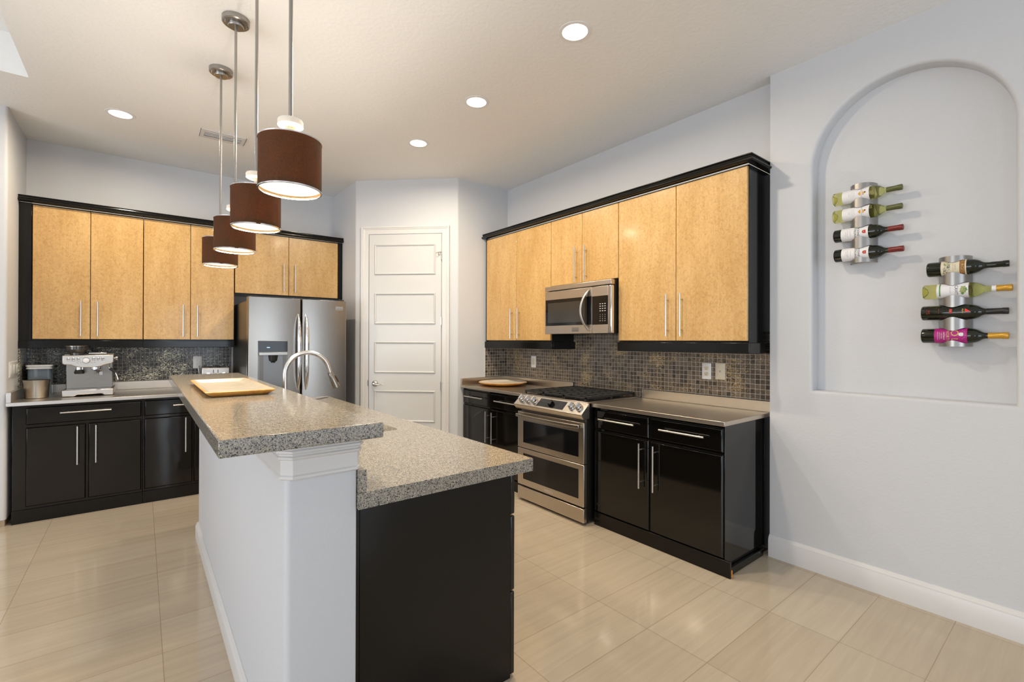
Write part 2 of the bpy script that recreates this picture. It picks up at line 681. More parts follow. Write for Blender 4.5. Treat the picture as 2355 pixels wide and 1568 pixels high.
CANS = [(1.888, 1.824), (1.89, 2.806), (1.888, 3.708), (-0.135, 4.658)]
CR = 0.072
mb = MB()
tray = (-3.7, -0.59, 0.4, 4.39)
loops = [[(-4.7, -4.3), (3.5, -4.3), (3.5, 5.9), (-4.7, 5.9)],
         [(tray[0], tray[2]), (tray[1], tray[2]), (tray[1], tray[3]), (tray[0], tray[3])]]
loops += [circle2(x, y, CR) for x, y in CANS]
fill_plane(loops, lambda p: (p[0], p[1], ZC), mb)
zt = ZC + 0.26
x0, x1, y0, y1 = tray
mb.add([(x0, y0, ZC), (x1, y0, ZC), (x1, y1, ZC), (x0, y1, ZC), (x0, y0, zt), (x1, y0, zt), (x1, y1, zt), (x0, y1, zt)],
       [(0, 1, 5, 4), (1, 2, 6, 5), (2, 3, 7, 6), (3, 0, 4, 7), (4, 5, 6, 7)])
struct(mb.build('ceiling', CEIL), 'white textured ceiling with a raised tray at the left', 'ceiling')

# back and left walls (one run each)
struct(MB().box(-0.9, 1.95, YB, 5.88, 0, ZC).build('wall_back', WALL), 'blue grey wall behind the refrigerator run', 'wall')
pl = round_poly([(-4.7, YL), (XL, YL), (XL, YB), (-0.92, YB), (-0.92, YL + 0.13), (-4.7, YL + 0.13)], [0, 0.02, 0, 0, 0, 0])
struct(MB().prism(pl, 'z', 0.05, ZC).build('wall_left', WALL), 'grey wall corner at the left of the coffee counter', 'wall')
pl2 = [(-4.7, YL + 0.004), (XL - 0.006, YL + 0.004), (XL - 0.006, YB), (-0.92, YB), (-0.92, YL + 0.13), (-4.7, YL + 0.13)]  # tan strip stands for the shadow gap; this wall has no baseboard
struct(MB().prism(pl2, 'z', 0.0, 0.05).build('shadow_gap_left', mat('tan_shadow_gap', (0.36, 0.27, 0.18), 0.5)), 'tan strip painted in for the shadow gap under the left wall', 'baseboard')
# angled pantry wall
pp = round_poly([(XD, 5.88), (XD, YD), (XS, YS), (3.42, YS), (3.42, 5.88)], [0, 0.03, 0.03, 0, 0])
struct(MB().prism(pp, 'z', 0, ZC).build('wall_pantry', WALL), 'angled blue grey wall around the white pantry door', 'wall')
struct(MB().box(XR, 3.42, YN, YS, 0, ZC).build('wall_right', WALL), 'blue grey wall behind the range', 'wall')


# wall with the arched niche
def arch(y0, y1, zb, zs, n=40, rc=0.0):
    c, r = (y0 + y1) / 2, (y1 - y0) / 2
    return [(y0, zb), (y1, zb)] + [(c + r * math.cos(PI * k / n), zs + r * math.sin(PI * k / n)) for k in range(n + 1)]


NY0, NY1, NZ0, NZS, NXB = 0.245, 1.092, 1.087, 2.43, 3.284
mb = MB()
rb = 0.020
rings = []
for k in range(7):
    t = PI / 2 * k / 6
    e = rb * (1 - math.sin(t))
    rings.append((XN + rb * (1 - math.cos(t)), arch(NY0 - e, NY1 + e, NZ0 - e, NZS)))
rings.append((NXB, arch(NY0, NY1, NZ0, NZS)))
fill_plane([[(-4.3, 0), (YN, 0), (YN, ZC), (-4.3, ZC)], rings[0][1]], lambda p: (XN, p[0], p[1]), mb)
n = len(rings[0][1])
for (xa, a), (xb, b) in zip(rings, rings[1:]):
    o = len(mb.v)
    mb.add([(xa, p[0], p[1]) for p in a] + [(xb, p[0], p[1]) for p in b], [(i, (i + 1) % n, n + (i + 1) % n, n + i) for i in range(n)])
a = rings[-1][1]
mb.add([(NXB, p[0], p[1]) for p in a], [tuple(range(n))])
mb.add([(XN, YN, 0), (3.42, YN, 0), (3.42, YN, ZC), (XN, YN, ZC)], [(0, 1, 2, 3)])
mb.add([(3.42, YN, 0), (3.42, -4.3, 0), (3.42, -4.3, ZC), (3.42, YN, ZC)], [(0, 1, 2, 3)])
struct(mb.build('wall_niche', WALL, smooth=50, weld=0.0001), 'grey wall with an arched niche holding wine racks', 'wall')

# walls out of view, with the glazed openings for daylight; the rear left one is added for balance
mb = MB()
mb.box(-4.7, -4.3, -4.25, -4.13, 0, ZC).box(-2.2, 0.3, -4.25, -4.13, 0, ZC).box(3.15, 3.42, -4.25, -4.13, 0, ZC).box(-4.3, -2.2, -4.25, -4.13, 2.55, ZC).box(0.3, 3.15, -4.25, -4.13, 2.55, ZC)
struct(mb.build('wall_rear', WALL), 'wall behind the viewer with a wide glazed opening', 'wall')
mb = MB()
mb.box(-4.7, -4.58, -4.13, -0.9, 0, ZC).box(-4.7, -4.58, 3.3, YL, 0, ZC).box(-4.7, -4.58, -0.9, 3.3, 2.5, ZC).box(-4.7, -4.58, -0.9, 3.3, 0, 0.3)
struct(mb.build('wall_far_left', WALL), 'far left wall with a wide window opening', 'wall')
mb = MB()
for x in (-4.26, -2.24, 0.34, 1.73, 3.11):
    mb.box(x - 0.04, x + 0.04, -4.22, -4.16, 0, 2.55)
mb.box(0.38, 3.07, -4.22, -4.16, 2.47, 2.55).box(-4.22, -2.28, -4.22, -4.16, 2.47, 2.55)
struct(mb.build('window_1', TRIM), 'white frames of the sliding glass doors and of the added balance opening', 'window')
mb = MB()
for y in (-0.86, 0.5, 1.9, 3.26):
    mb.box(-4.68, -4.62, y - 0.04, y + 0.04, 0.3, 2.5)
mb.box(-4.68, -4.62, -0.9, 3.3, 2.42, 2.5).box(-4.68, -4.62, -0.9, 3.3, 0.3, 0.36)
struct(mb.build('window_2', TRIM), 'white frame of the side window', 'window')

# baseboard on the niche wall
prof = [(0, 0), (0.022, 0), (0.022, 0.108), (0.019, 0.114), (0.019, 0.120), (0.010, 0.132), (0.006, 0.138), (0, 0.138)]
struct(MB().sweep([(3.27, YN), (XN, YN), (XN, -4.1)][1:], [(o_, z_) for o_, z_ in prof]).build('baseboard_right', TRIM), 'white baseboard below the niche', 'baseboard')

# ------------------------------------------------------------------ pantry door
dw = Vector((XS - XD, YS - YD, 0)).normalized()
dn = Vector((dw.y, -dw.x, 0))     # towards the room
if dn.y > 0:
    dn = -dn
DM = Matrix((dw, dn, Vector((0, 0, 1)))).transposed().to_4x4()
DM.translation = (XD, YD, 0)
door = struct(bpy.data.objects.new('door_1', None), 'white five-foot-high panel moulded pantry door with lever handle', 'door')
door['label'] = 'white pantry door with rectangular mouldings and lever handle'
COL.objects.link(door)
door.location = (XD, YD, 0)
SW = 1
mb = MB()
mb.box(0.160, 0.950, 0.001, 0.016, 0.008, 2.519)
mb.xf(DM).build('slab', DOORP, door, bevel=0.002)
for z0, z1 in ((2.087, 2.414), (1.558, 1.892), (1.036, 1.372), (0.515, 0.850)):
    mb = MB()
    s0, s1, w = 0.221, 0.890, 0.020
    pf = [(0, 0), (w, 0), (w, 0.003), (w * 0.75, 0.009), (w * 0.4, 0.012), (w * 0.15, 0.008), (0, 0.004)]
    # four mitred moulding sticks
    for (ax, ay, bx, by) in ((s0, z0, s1, z0), (s1, z0, s1, z1), (s1, z1, s0, z1), (s0, z1, s0, z0)):
        d = Vector((bx - ax, by - ay)).normalized()
        nn = Vector((-d.y, d.x))
        vs = []
        for e, (px_, py_) in ((0, (ax, ay)), (1, (bx, by))):
            for off, h in pf:
                q = Vector((px_, py_)) + nn * off + d * (off if e == 0 else -off)
                vs.append((q.x, 0.016 + h, q.y))
        m_ = len(pf)
        mb.add(vs, [(j, (j + 1) % m_, m_ + (j + 1) % m_, m_ + j) for j in range(m_)])
    mb.xf(DM).build('panel_moulding', DOORP, door)
# casing
mb = MB()
cp = [(0, 0.0), (0, 0.010), (0.010, 0.013), (0.045, 0.013), (0.052, 0.018), (0.060, 0.018), (0.064, 0.023), (0.080, 0.024), (0.080, 0)]
pa = [(0.152, 0.0), (0.152, 2.527), (0.957, 2.527), (0.957, 0.0)]
nP = len(pa)
vs = []
for i, p in enumerate(pa):
    dirs = {0: (-1, 0), 1: (-1, 1), 2: (1, 1), 3: (1, 0)}[i]
    for off, h in cp:
        vs.append((p[0] + dirs[0] * off, h, p[1] + dirs[1] * off))
m_ = len(cp)
fs = []
for i in range(nP - 1):
    fs += [(i * m_ + j, (i + 1) * m_ + j, (i + 1) * m_ + (j + 1) % m_, i * m_ + (j + 1) % m_) for j in range(m_)]
mb.add(vs, fs)
mb.xf(DM).build('casing', TRIM, door)
for z in (2.287, 1.592, 0.903):
    mb = MB().cyl((0.9535, 0.018, z - 0.045), (0.9535, 0.018, z + 0.045), 0.006)
    mb.box(0.944, 0.953, 0.0165, 0.0185, z - 0.042, z + 0.042)
    if z > 2:
        mb.tube([(0.953, 0.022, z + 0.035), (0.935, 0.045, z + 0.03), (0.90, 0.06, z + 0.02)], 0.004, 10)
        mb.cyl((0.925, 0.05, z + 0.03), (0.925, 0.02, z - 0.0), 0.003)
    mb.xf(DM).build('hinge', BRUSH, door)
mb = MB().lathe([(0, 0.0), (0.034, 0.0), (0.034, 0.006), (0.028, 0.016), (0.014, 0.022), (0.011, 0.05), (0, 0.052)], (0.232, 0.016, 0.922), (0, 1, 0), 28)
mb.tube([(0.232, 0.060, 0.922), (0.262, 0.064, 0.914), (0.290, 0.066, 0.913), (0.315, 0.066, 0.919), (0.338, 0.060, 0.912)], [0.009, 0.008, 0.007, 0.006, 0.004], 12)
mb.xf(DM).build('door_handle', BRUSH, door)
MB().box(0.147, 0.161, 0.002, 0.0165, 0.895, 0.955).xf(DM).build('strike_plate', DSTEEL, door)

# ------------------------------------------------------------------ cabinets
PULL = BRUSH


def pull(parent, mk, a, b, out):
    """bar pull from a to b (points on the bar), standing off by vector out (towards the room)"""
    a, b, out = Vector(a), Vector(b), Vector(out)
    m = MB().cyl(a, b, 0.006, seg=14)
    d = (b - a)
    for t in (0.14, 0.86):
        p = a + d * t
        m.cyl(p, p - out, 0.0042, seg=10)
    return m.build('handle', PULL, parent)


def upper(name, label, group, run, wall, front, splits, z0, z1, hz, hpos, fill0=None, fill1=None, rail=None, facing='x'):
    """wall cabinet along the run axis: facing 'x' = doors face -X and the run is along Y; facing 'y' = doors face -Y, run along X."""
    r0, r1 = run

    def bx(m, a0, a1, d0, d1, za, zb, mi=0):
        return m.box(d0, d1, a0, a1, za, zb, mi) if facing == 'x' else m.box(a0, a1, d0, d1, za, zb, mi)
    c = (r0 + r1) / 2
    loc = ((front + wall) / 2, c, z0) if facing == 'x' else (c, (front + wall) / 2, z0)
    t = thing(name, label, 'cabinet', loc, group)
    m = MB()
    bx(m, r0, r1, front + 0.0215, wall - 0.002, z0 - 0.012, z1 + 0.012)
    m.build('carcass', LACQM, t, bevel=0.001)
    for i in range(len(splits) - 1):
        a, b = splits[i], splits[i + 1]
        m = MB()
        bx(m, a + 0.002, b - 0.002, front, front + 0.020, z0, z1)
        d = m.build('door', WOOD, t, bevel=0.003)
        h = hpos[i]
        o = front - 0.032
        if facing == 'x':
            pull(d, 0, (o, h, hz[0]), (o, h, hz[1]), (-0.032, 0, 0))
        else:
            pull(d, 0, (h, o, hz[0]), (h, o, hz[1]), (0, -0.032, 0))
    for fl in (fill0, fill1):
        if fl:
            m = MB()
            bx(m, fl[0], fl[1], front + 0.006, wall - 0.002, z0 - 0.012, z1 + 0.012)
            m.build('filler_panel', LACQM, t, bevel=0.001)
    if rail:
        m = MB()
        bx(m, rail[0], rail[1], front - 0.004, front + 0.018, rail[2], z0 - 0.0125)
        if rail[3]:
            bx(m, rail[0], rail[0] + 0.018, front + 0.019, wall - 0.002, rail[2], z0 - 0.0125)
        if rail[4]:
            bx(m, rail[1] - 0.018, rail[1], front + 0.019, wall - 0.002, rail[2], z0 - 0.0125)
        m.build('light_rail', LACQM, t, bevel=0.003)
    return t


UXF, ZB0, ZB1 = 2.972, 1.388, 2.489
TW = 3.278   # tile face on the right wall
upper('wall_cabinet', 'two-door maple wall cabinet left of the microwave, next to the pantry wall', 'maple wall cabinets', (3.172, 4.215), XR, UXF, [3.172, 3.682, 4.203],
      ZB0, ZB1, (1.408, 1.712), [3.630, 3.743], rail=(3.152, 4.230, 1.306, True, True), fill1=(4.206, 4.222))
upper('wall_cabinet', 'short two-door maple wall cabinet directly above the microwave', 'maple wall cabinets', (2.390, 3.170), XR, UXF, [2.390, 2.783, 3.170],
      1.888, ZB1, (1.896, 2.200), [2.729, 2.841])
upper('wall_cabinet', 'wide two-door maple wall cabinet right of the microwave, beside the niche', 'maple wall cabinets', (1.376, 2.388), XR, UXF, [1.376, 1.877, 2.388],
      ZB0, ZB1, (1.420, 1.722), [1.827, 1.938], rail=(1.366, 2.394, 1.306, True, True))
LYF = 5.428
upper('wall_cabinet', 'two-door maple wall cabinet above the espresso machine', 'maple wall cabinets', (-0.709, 0.008), YB, LYF, [-0.705, -0.350, 0.008],
      ZB0, ZB1, (1.414, 1.715), [-0.408, -0.300], fill0=(XL + 0.001, -0.7095), rail=(XL + 0.001, 0.008, 1.313, False, False), facing='y')
upper('wall_cabinet', 'two-door maple wall cabinet left of the refrigerator', 'maple wall cabinets', (0.010, 0.728), YB, LYF, [0.010, 0.365, 0.728],
      ZB0, ZB1, (1.415, 1.717), [0.307, 0.420], rail=(0.009, 0.730, 1.313, False, True), facing='y')
upper('wall_cabinet', 'short two-door maple wall cabinet above the refrigerator', 'maple wall cabinets', (0.732, 1.757), YB, LYF, [0.734, 1.236, 1.756],
      1.862, ZB1, (1.900, 2.196), [1.184, 1.297], fill1=(1.758, 1.806), facing='y')

CROWN = [(0.0, 2.5015), (0.036, 2.5015), (0.044, 2.504), (0.049, 2.510), (0.049, 2.516), (0.044, 2.522), (0.037, 2.525), (0.034, 2.530), (0.032, 2.541), (0.038, 2.544), (0.038, 2.550), (0.0, 2.550)]
CROWN = [(o_, z_ - 0.011) for o_, z_ in CROWN]
cz = -0.0015
tag(MB().sweep([(3.288, 1.374), (UXF + 0.004, 1.374), (UXF + 0.004, 4.218), (2.99, 4.218)][::-1], [(-o_ if False else o_, z_ + 0.0125) for o_, z_ in CROWN]).build('crown_molding', LACQM),
    'black crown molding on top of the cabinets over the range', 'molding', 'black crown moldings')
tag(MB().sweep([(XL + 0.002, LYF + 0.004), (1.806, LYF + 0.004)], [(o_, z_ + 0.0125) for o_, z_ in CROWN]).build('crown_molding', LACQM),
    'black crown molding on top of the cabinets over the espresso machine and refrigerator', 'molding', 'black crown moldings')


def base_unit(name, label, run, wall, front, zsplit, doors, drawers, facing, dz=(0.104, 0.712), wz=(0.727, 0.868), hz=(0.384, 0.688), hdr=0.805, toe=0.0, toe_ext=0.0):
    r0, r1 = run

    def bx(m, a0, a1, d0, d1, za, zb, mi=0):
        return m.box(d0, d1, a0, a1, za, zb, mi) if facing == 'x' else m.box(a0, a1, d0, d1, za, zb, mi)
    c = (r0 + r1) / 2
    loc = ((front + wall) / 2, c, 0) if facing == 'x' else (c, (front + wall) / 2, 0)
    t = thing(name, label, 'cabinet', loc, 'black base cabinets')
    m = MB()
    bx(m, r0, r1, front + 0.0195, wall - 0.002, 0.0, 0.885)
    m.build('carcass', LACQ, t, bevel=0.0015)
    m = MB()
    bx(m, r0 - toe_ext, r1, front + 0.004, front + 0.0190, 0.0, 0.098)
    m.build('plinth', LACQM, t, bevel=0.002)

    def front_panel(nm, a, b, za, zb):
        m = MB()
        # raised slab with a small chamfer all round
        k = 0.007
        ins = [(a, b, za, zb, front + 0.019), (a, b, za, zb, front + 0.009), (a + k, b - k, za + k, zb - k, front)]
        vs = []
        for (p, q, u, v, d) in ins:
            for (s_, z_) in ((p, u), (q, u), (q, v), (p, v)):
                vs.append((d, s_, z_) if facing == 'x' else (s_, d, z_))
        fs = [(3, 2, 1, 0), (8, 9, 10, 11)]
        for l_ in (0, 4):
            fs += [(l_ + i, l_ + (i + 1) % 4, l_ + 4 + (i + 1) % 4, l_ + 4 + i) for i in range(4)]
        m.add(vs, fs)
        return m.build(nm, LACQ, t, bevel=0.0012)
    o = front - 0.034
    for a, b, h in doors:
        d = front_panel('door', a, b, *dz)
        if facing == 'x':
            pull(d, 0, (o, h, hz[0]), (o, h, hz[1]), (-0.034, 0, 0))
        else:
            pull(d, 0, (h, o, hz[0]), (h, o, hz[1]), (0, -0.034, 0))
    for a, b, h0, h1 in drawers:
        d = front_panel('drawer', a, b, *wz)
        if facing == 'x':
            pull(d, 0, (o, h0, hdr), (o, h1, hdr), (-0.034, 0, 0))
        else:
            pull(d, 0, (h0, o, hdr), (h1, o, hdr), (0, -0.034, 0))
    return t


BXF = 2.682
g = base_unit('base_cabinet', 'glossy black base cabinet right of the range, with its end panel showing', (1.380, 2.384), XR, BXF, 0, [(1.386, 1.888, 1.842), (1.900, 2.380, 1.953)],
              [(1.386, 1.888, 1.486, 1.796), (1.900, 2.380, 1.996, 2.312)], 'x', toe_ext=0.040)
MB().box(2.720, 3.160, 1.358, 1.3785, 0.0, 0.044).build('shoe_strip', LACQM, g, bevel=0.004)
MB().box(2.7025, 2.7195, 1.342, 1.3785, 0.0, 0.043).build('chipped_corner', ORANGE, g, bevel=0.002)
MB().box(3.205, 3.286, 1.372, 1.3792, 0.047, 0.884).build('scribe_strip', LACQM, g, bevel=0.001)
base_unit('base_cabinet', 'glossy black base cabinet left of the range, below the round platter', (3.186, 4.232), XR, BXF, 0, [(3.206, 3.716, 3.662), (3.728, 4.220, 3.763)],
          [(3.206, 3.716, 3.293, 3.620), (3.728, 4.220, 3.817, 4.144)], 'x')
BYF = 5.030
base_unit('base_cabinet', 'glossy black base cabinet below the espresso machine', (-0.757, 0.008), YB, BYF, 0, [(-0.684, -0.347, -0.394), (-0.333, 0.000, -0.284)],
          [(-0.684, 0.000, -0.493, -0.192)], 'y', dz=(0.120, 0.716), wz=(0.738, 0.868), hz=(0.402, 0.702), hdr=0.817)
base_unit('base_cabinet', 'glossy black base cabinet below the toaster, partly hidden by the island', (0.010, 0.725), YB, BYF, 0, [(0.020, 0.356, 0.307), (0.368, 0.700, 0.420)],
          [(0.020, 0.700, 0.215, 0.515)], 'y', dz=(0.120, 0.716), wz=(0.738, 0.868), hz=(0.402, 0.702), hdr=0.817)

# stainless worktops with upstands
ZT = 0.914
t = thing('countertop', 'stainless steel countertop right of the range, below the wall outlets', 'countertop', (2.97, 1.9, 0.887), 'stainless steel countertops')
MB().box(2.659, XR - 0.001, 1.362, 2.392, 0.887, ZT).build('slab', STEELH, t, bevel=0.002)
MB().box(3.262, XR - 0.001, 1.3625, 2.372, ZT + 0.0003, 0.986).build('upstand', STEELH, t, bevel=0.002)
t = thing('countertop', 'stainless steel countertop left of the range, under the round platter', 'countertop', (2.97, 3.7, 0.887), 'stainless steel countertops')
MB().box(2.659, XR - 0.001, 3.182, YS - 0.001, 0.887, ZT).build('slab', STEELH, t, bevel=0.002)
MB().box(3.262, XR - 0.001, 3.170, YS - 0.029, ZT + 0.0003, 0.984).box(2.661, XR - 0.001, YS - 0.028, YS - 0.001, ZT + 0.0003, 0.984).build('upstand', STEELH, t, bevel=0.002)
t = thing('countertop', 'stainless steel countertop under the espresso machine along the left wall', 'countertop', (0, 5.4, 0.887), 'stainless steel countertops')
MB().box(XL + 0.001, 0.738, 5.004, YB - 0.001, 0.887, ZT).build('slab', COUNTL, t, bevel=0.002)
MB().box(XL + 0.029, 0.738, YB - 0.027, YB - 0.001, ZT + 0.0003, 0.990).box(XL + 0.001, XL + 0.028, 5.005, YB - 0.001, ZT + 0.0003, 0.990).build('upstand', COUNTL, t, bevel=0.002)

# tile backsplashes
tag(MB().box(TW, XR - 0.0005, YN + 0.002, YS - 0.013, 0.9875, 1.45).box(TW, XR - 0.0005, 2.395, 3.166, 0.80, 0.9874).build('backsplash', TILER),
    'dark slate mosaic backsplash behind the range', 'backsplash', 'slate mosaic backsplashes')
tag(MB().box(2.973, XR - 0.0005, YS - 0.012, YS - 0.0005, 0.9875, 1.372).build('backsplash', TILES),
    'narrow slate mosaic backsplash panel beside the pantry wall corner', 'backsplash', 'slate mosaic backsplashes')
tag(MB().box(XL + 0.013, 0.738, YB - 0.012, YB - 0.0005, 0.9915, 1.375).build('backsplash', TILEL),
    'dark mosaic backsplash with painted glints behind the espresso machine', 'backsplash', 'slate mosaic backsplashes')
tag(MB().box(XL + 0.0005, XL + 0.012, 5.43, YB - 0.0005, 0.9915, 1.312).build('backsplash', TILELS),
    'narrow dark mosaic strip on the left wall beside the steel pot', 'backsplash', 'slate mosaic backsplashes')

# ------------------------------------------------------------------ island
IX0, IX1, IY0, IY1 = 0.318, 0.522, 1.43, 3.95
pw = round_poly([(IX0, IY0), (IX1, IY0), (IX1, IY1), (IX0, IY1)], [0.018, 0.004, 0.004, 0.018])
struct(MB().prism(pw, 'z', 0, 1.0965).build('wall_island', WALL), 'pale grey half wall carrying the raised bar top', 'wall')
TP = [(0.0005, 0.986), (0.007, 0.986), (0.011, 0.990), (0.011, 0.997), (0.008, 1.001), (0.009, 1.043), (0.015, 1.047), (0.016, 1.053), (0.012, 1.056), (0.013, 1.061), (0.020, 1.065), (0.020, 1.071), (0.016, 1.074), (0.018, 1.083), (0.026, 1.092), (0.028, 1.0963), (0.0005, 1.0963)]
struct(MB().sweep([(IX0, IY1), (IX0, IY0 + 0.022), (IX0 + 0.022, IY0), (IX1 - 0.005, IY0), (IX1, IY0 + 0.005), (IX1, 1.6)], TP).build('trim_1', TRIM),
       'white crown trim under the bar top', 'trim')
bp = [(0.0, 0), (0.018, 0), (0.018, 0.075), (0.016, 0.082), (0.012, 0.086), (0.010, 0.096), (0.004, 0.102), (0.0, 0.102)]
struct(MB().sweep([(IX0 + 0.05, IY0), (IX0, IY0), (IX0, IY1 + 0.01)][::-1], bp).build('baseboard_island', TRIM), 'white baseboard along the island half wall', 'baseboard')

tag(MB().box(0.146, 0.564, 1.324, 3.985, 1.097, 1.142).build('bar_top', QUARTZ, bevel=0.003),
    'raised speckled grey quartz bar top holding the square tray', 'countertop', 'speckled quartz island tops')
t = thing('island_counter', 'lower speckled quartz island counter with the sink cut into it', 'countertop', (0.88, 2.7, 0.864), 'speckled quartz island tops')
SKX0, SKX1, SKY0, SKY1 = 0.690, 1.068, 2.305, 3.060
mb = MB()
outer = [(0.5235, 1.415), (1.231, 1.415), (1.231, 4.06), (0.5235, 4.06)]
hole = rrect(SKX0, SKX1, SKY0, SKY1, 0.03)
for z in (0.864, ZT):
    fill_plane([outer, hole], lambda p: (p[0], p[1], z), mb)
for lp in (outer, hole):
    k = len(lp)
    mb.add([(p[0], p[1], 0.864) for p in lp] + [(p[0], p[1], ZT) for p in lp], [(i, (i + 1) % k, k + (i + 1) % k, k + i) for i in range(k)])
mb.build('slab', QUARTZ, t, weld=0.0002)
MB().box(0.5235, 0.549, 1.4155, 4.06, ZT + 0.0003, 0.984).build('upstand', QUARTZ, t, bevel=0.002)

t = thing('island_cabinet', 'black island cabinet with a plain end panel below the lower quartz counter', 'cabinet', (0.87, 2.7, 0))
MB().box(0.524, 0.560, 1.508, 4.0, 0, 0.8635).box(0.562, 1.190, 1.508, 1.528, 0.0, 0.8635).box(0.562, 1.190, 3.98, 4.0, 0.0, 0.8635).box(0.562, 1.190, 1.53, 3.978, 0.0, 0.60).build('carcass', LACQM, t)
for (ya, yb, zs) in ((1.508, 2.16, ((0.012, 0.350), (0.357, 0.663), (0.670, 0.858))), (2.166, 3.20, ((0.012, 0.858),)), (3.206, 4.0, ((0.012, 0.858),))):
    for za, zb in zs:
        d = MB().box(1.191, 1.213, ya, yb, za, zb).build('drawer' if len(zs) > 1 else 'door', LACQ, t, bevel=0.005)

t = thing('sink', 'undermount stainless steel sink in the island counter', 'sink', (0.88, 2.7, 0.70))
mb = MB()
a, b = rrect(SKX0 - 0.006, SKX1 + 0.006, SKY0 - 0.006, SKY1 + 0.006, 0.035), rrect(SKX0 + 0.01, SKX1 - 0.01, SKY0 + 0.01, SKY1 - 0.01, 0.04)
k = len(a)
mb.add([(p[0], p[1], 0.8632) for p in a] + [(p[0], p[1], 0.70) for p in b], [(i, (i + 1) % k, k + (i + 1) % k, k + i) for i in range(k)] + [tuple(range(k, 2 * k))])
o = mb.build('basin', STEEL, t)
sd = o.modifiers.new('gauge', 'SOLIDIFY')
sd.thickness = 0.0015
MB().lathe([(0, 0), (0.04, 0), (0.04, 0.003), (0.03, 0.003), (0.025, 0.001), (0, 0.001)], (0.88, 2.7, 0.7005)).build('drain', CHROME, t)

FY = 2.79
t = thing('faucet', 'brushed nickel gooseneck faucet with pull-down spray head, behind the bar top', 'faucet', (0.618, FY, ZT))
MB().lathe([(0, 0), (0.030, 0), (0.030, 0.006), (0.022, 0.012), (0.021, 0.10), (0.016, 0.115), (0, 0.115)], (0.618, FY, ZT + 0.0003)).build('base', BRUSH, t)
pts = [(0.618, FY, 1.02), (0.618, FY, 1.10), (0.618, FY, 1.17)]
cxx, czz, rr = 0.736, 1.197, 0.118
for k in range(0, 19):
    th = math.radians(180 - k * 10)
    if th < math.radians(12):
        break
    pts.append((cxx + rr * math.cos(th), FY, czz + rr * math.sin(th)))
pts.append((0.861, FY, 1.192))
MB().tube(pts, 0.0125, 18).build('spout', BRUSH, t)
wb, we = Vector((0.859, FY, 1.199)), Vector((0.896, FY, 1.108))
ax = (we - wb).normalized()
L = (we - wb).length
MB().lathe([(0, 0), (0.0130, 0), (0.0140, 0.01), (0.0150, 0.012), (0.0175, L * 0.55), (0.0215, L * 0.95), (0.0210, L), (0.016, L), (0.015, L - 0.004), (0, L - 0.004)], wb, ax).build('spray_head', STEEL, t)
MB().tube([wb + ax * 0.03 + Vector((0.014, 0, 0.006)), wb + ax * 0.05 + Vector((0.018, 0, 0.007)), wb + ax * 0.07 + Vector((0.020, 0, 0.006))], 0.006, 10).build('button', BLACKP, t)
MB().tube([(0.632, FY - 0.018, 0.99), (0.66, FY - 0.03, 1.02), (0.72, FY - 0.03, 1.043), (0.79, FY - 0.02, 1.053), (0.845, FY - 0.01, 1.057)], [0.008, 0.009, 0.010, 0.011, 0.006], 14, flat=0.6).build('lever', BRUSH, t)

# square tray and round platter
t = thing('tray', 'cream enamel square tray with a wooden rim on the raised bar', 'tray', (0.342, 2.69, 1.142))
X0, X1, Y0, Y1 = 0.207, 0.474, 2.300, 3.082


def rr_ring(d, r):
    return rrect(X0 + d, X1 - d, Y0 + d, Y1 - d, r)


def loft(mb, rings, cap0=True, cap1=True, mi=0):
    k = len(rings[0])
    vs = [v for rg in rings for v in rg]
    fs = []
    for j in range(len(rings) - 1):
        fs += [(j * k + i, j * k + (i + 1) % k, (j + 1) * k + (i + 1) % k, (j + 1) * k + i) for i in range(k)]
    if cap0:
        fs.append(tuple(range(k)))
    if cap1:
        fs.append(tuple(range((len(rings) - 1) * k, len(rings) * k)))
    mb.add(vs, fs, mi)


def at(p, z):
    return [(q[0], q[1], z) for q in p]


mb = MB()
loft(mb, [at(rr_ring(0.030, 0.02), 1.1423), at(rr_ring(0.024, 0.02), 1.1430), at(rr_ring(0.002, 0.02), 1.160), at(rr_ring(0.0, 0.02), 1.164), at(rr_ring(0.004, 0.02), 1.1665), at(rr_ring(0.009, 0.02), 1.1655)], True, False)
mb.build('rim', RUST, t)
mb = MB()
loft(mb, [at(rr_ring(0.0085, 0.02), 1.1658), at(rr_ring(0.020, 0.02), 1.1600), at(rr_ring(0.034, 0.02), 1.1500), at(rr_ring(0.042, 0.02), 1.1490)], False, True)
mb.build('dish', CREAM, t)
t = thing('platter', 'round cream platter with a wooden rim on the steel counter left of the range', 'platter', (2.990, 3.925, ZT))
MB().lathe([(0, 0.0005), (0.12, 0.0005), (0.20, 0.012), (0.252, 0.031), (0.256, 0.036), (0.252, 0.040), (0.246, 0.039)], (2.990, 3.925, ZT), seg=64).build('rim', RUST, t)
MB().lathe([(0.2465, 0.0392), (0.235, 0.034), (0.19, 0.022), (0.12, 0.016), (0, 0.015)], (2.990, 3.925, ZT), seg=64).build('dish', CREAML, t)

# ------------------------------------------------------------------ range
RY0, RY1, RX = 2.402, 3.172, 2.585
t = thing('range', 'stainless steel double oven gas range between the black base cabinets', 'stove', (2.93, 2.79, 0))
MB().box(RX + 0.035, 3.255, RY0 + 0.004, RY1 - 0.004, 0.035, 0.905).build('body', DSTEEL, t, bevel=0.002)
for x in (2.66, 3.2):
    for y in (RY0 + 0.04, RY1 - 0.04):
        MB().cyl((x, y, 0.0), (x, y, 0.036), 0.018).build('foot', BLACKP, t)
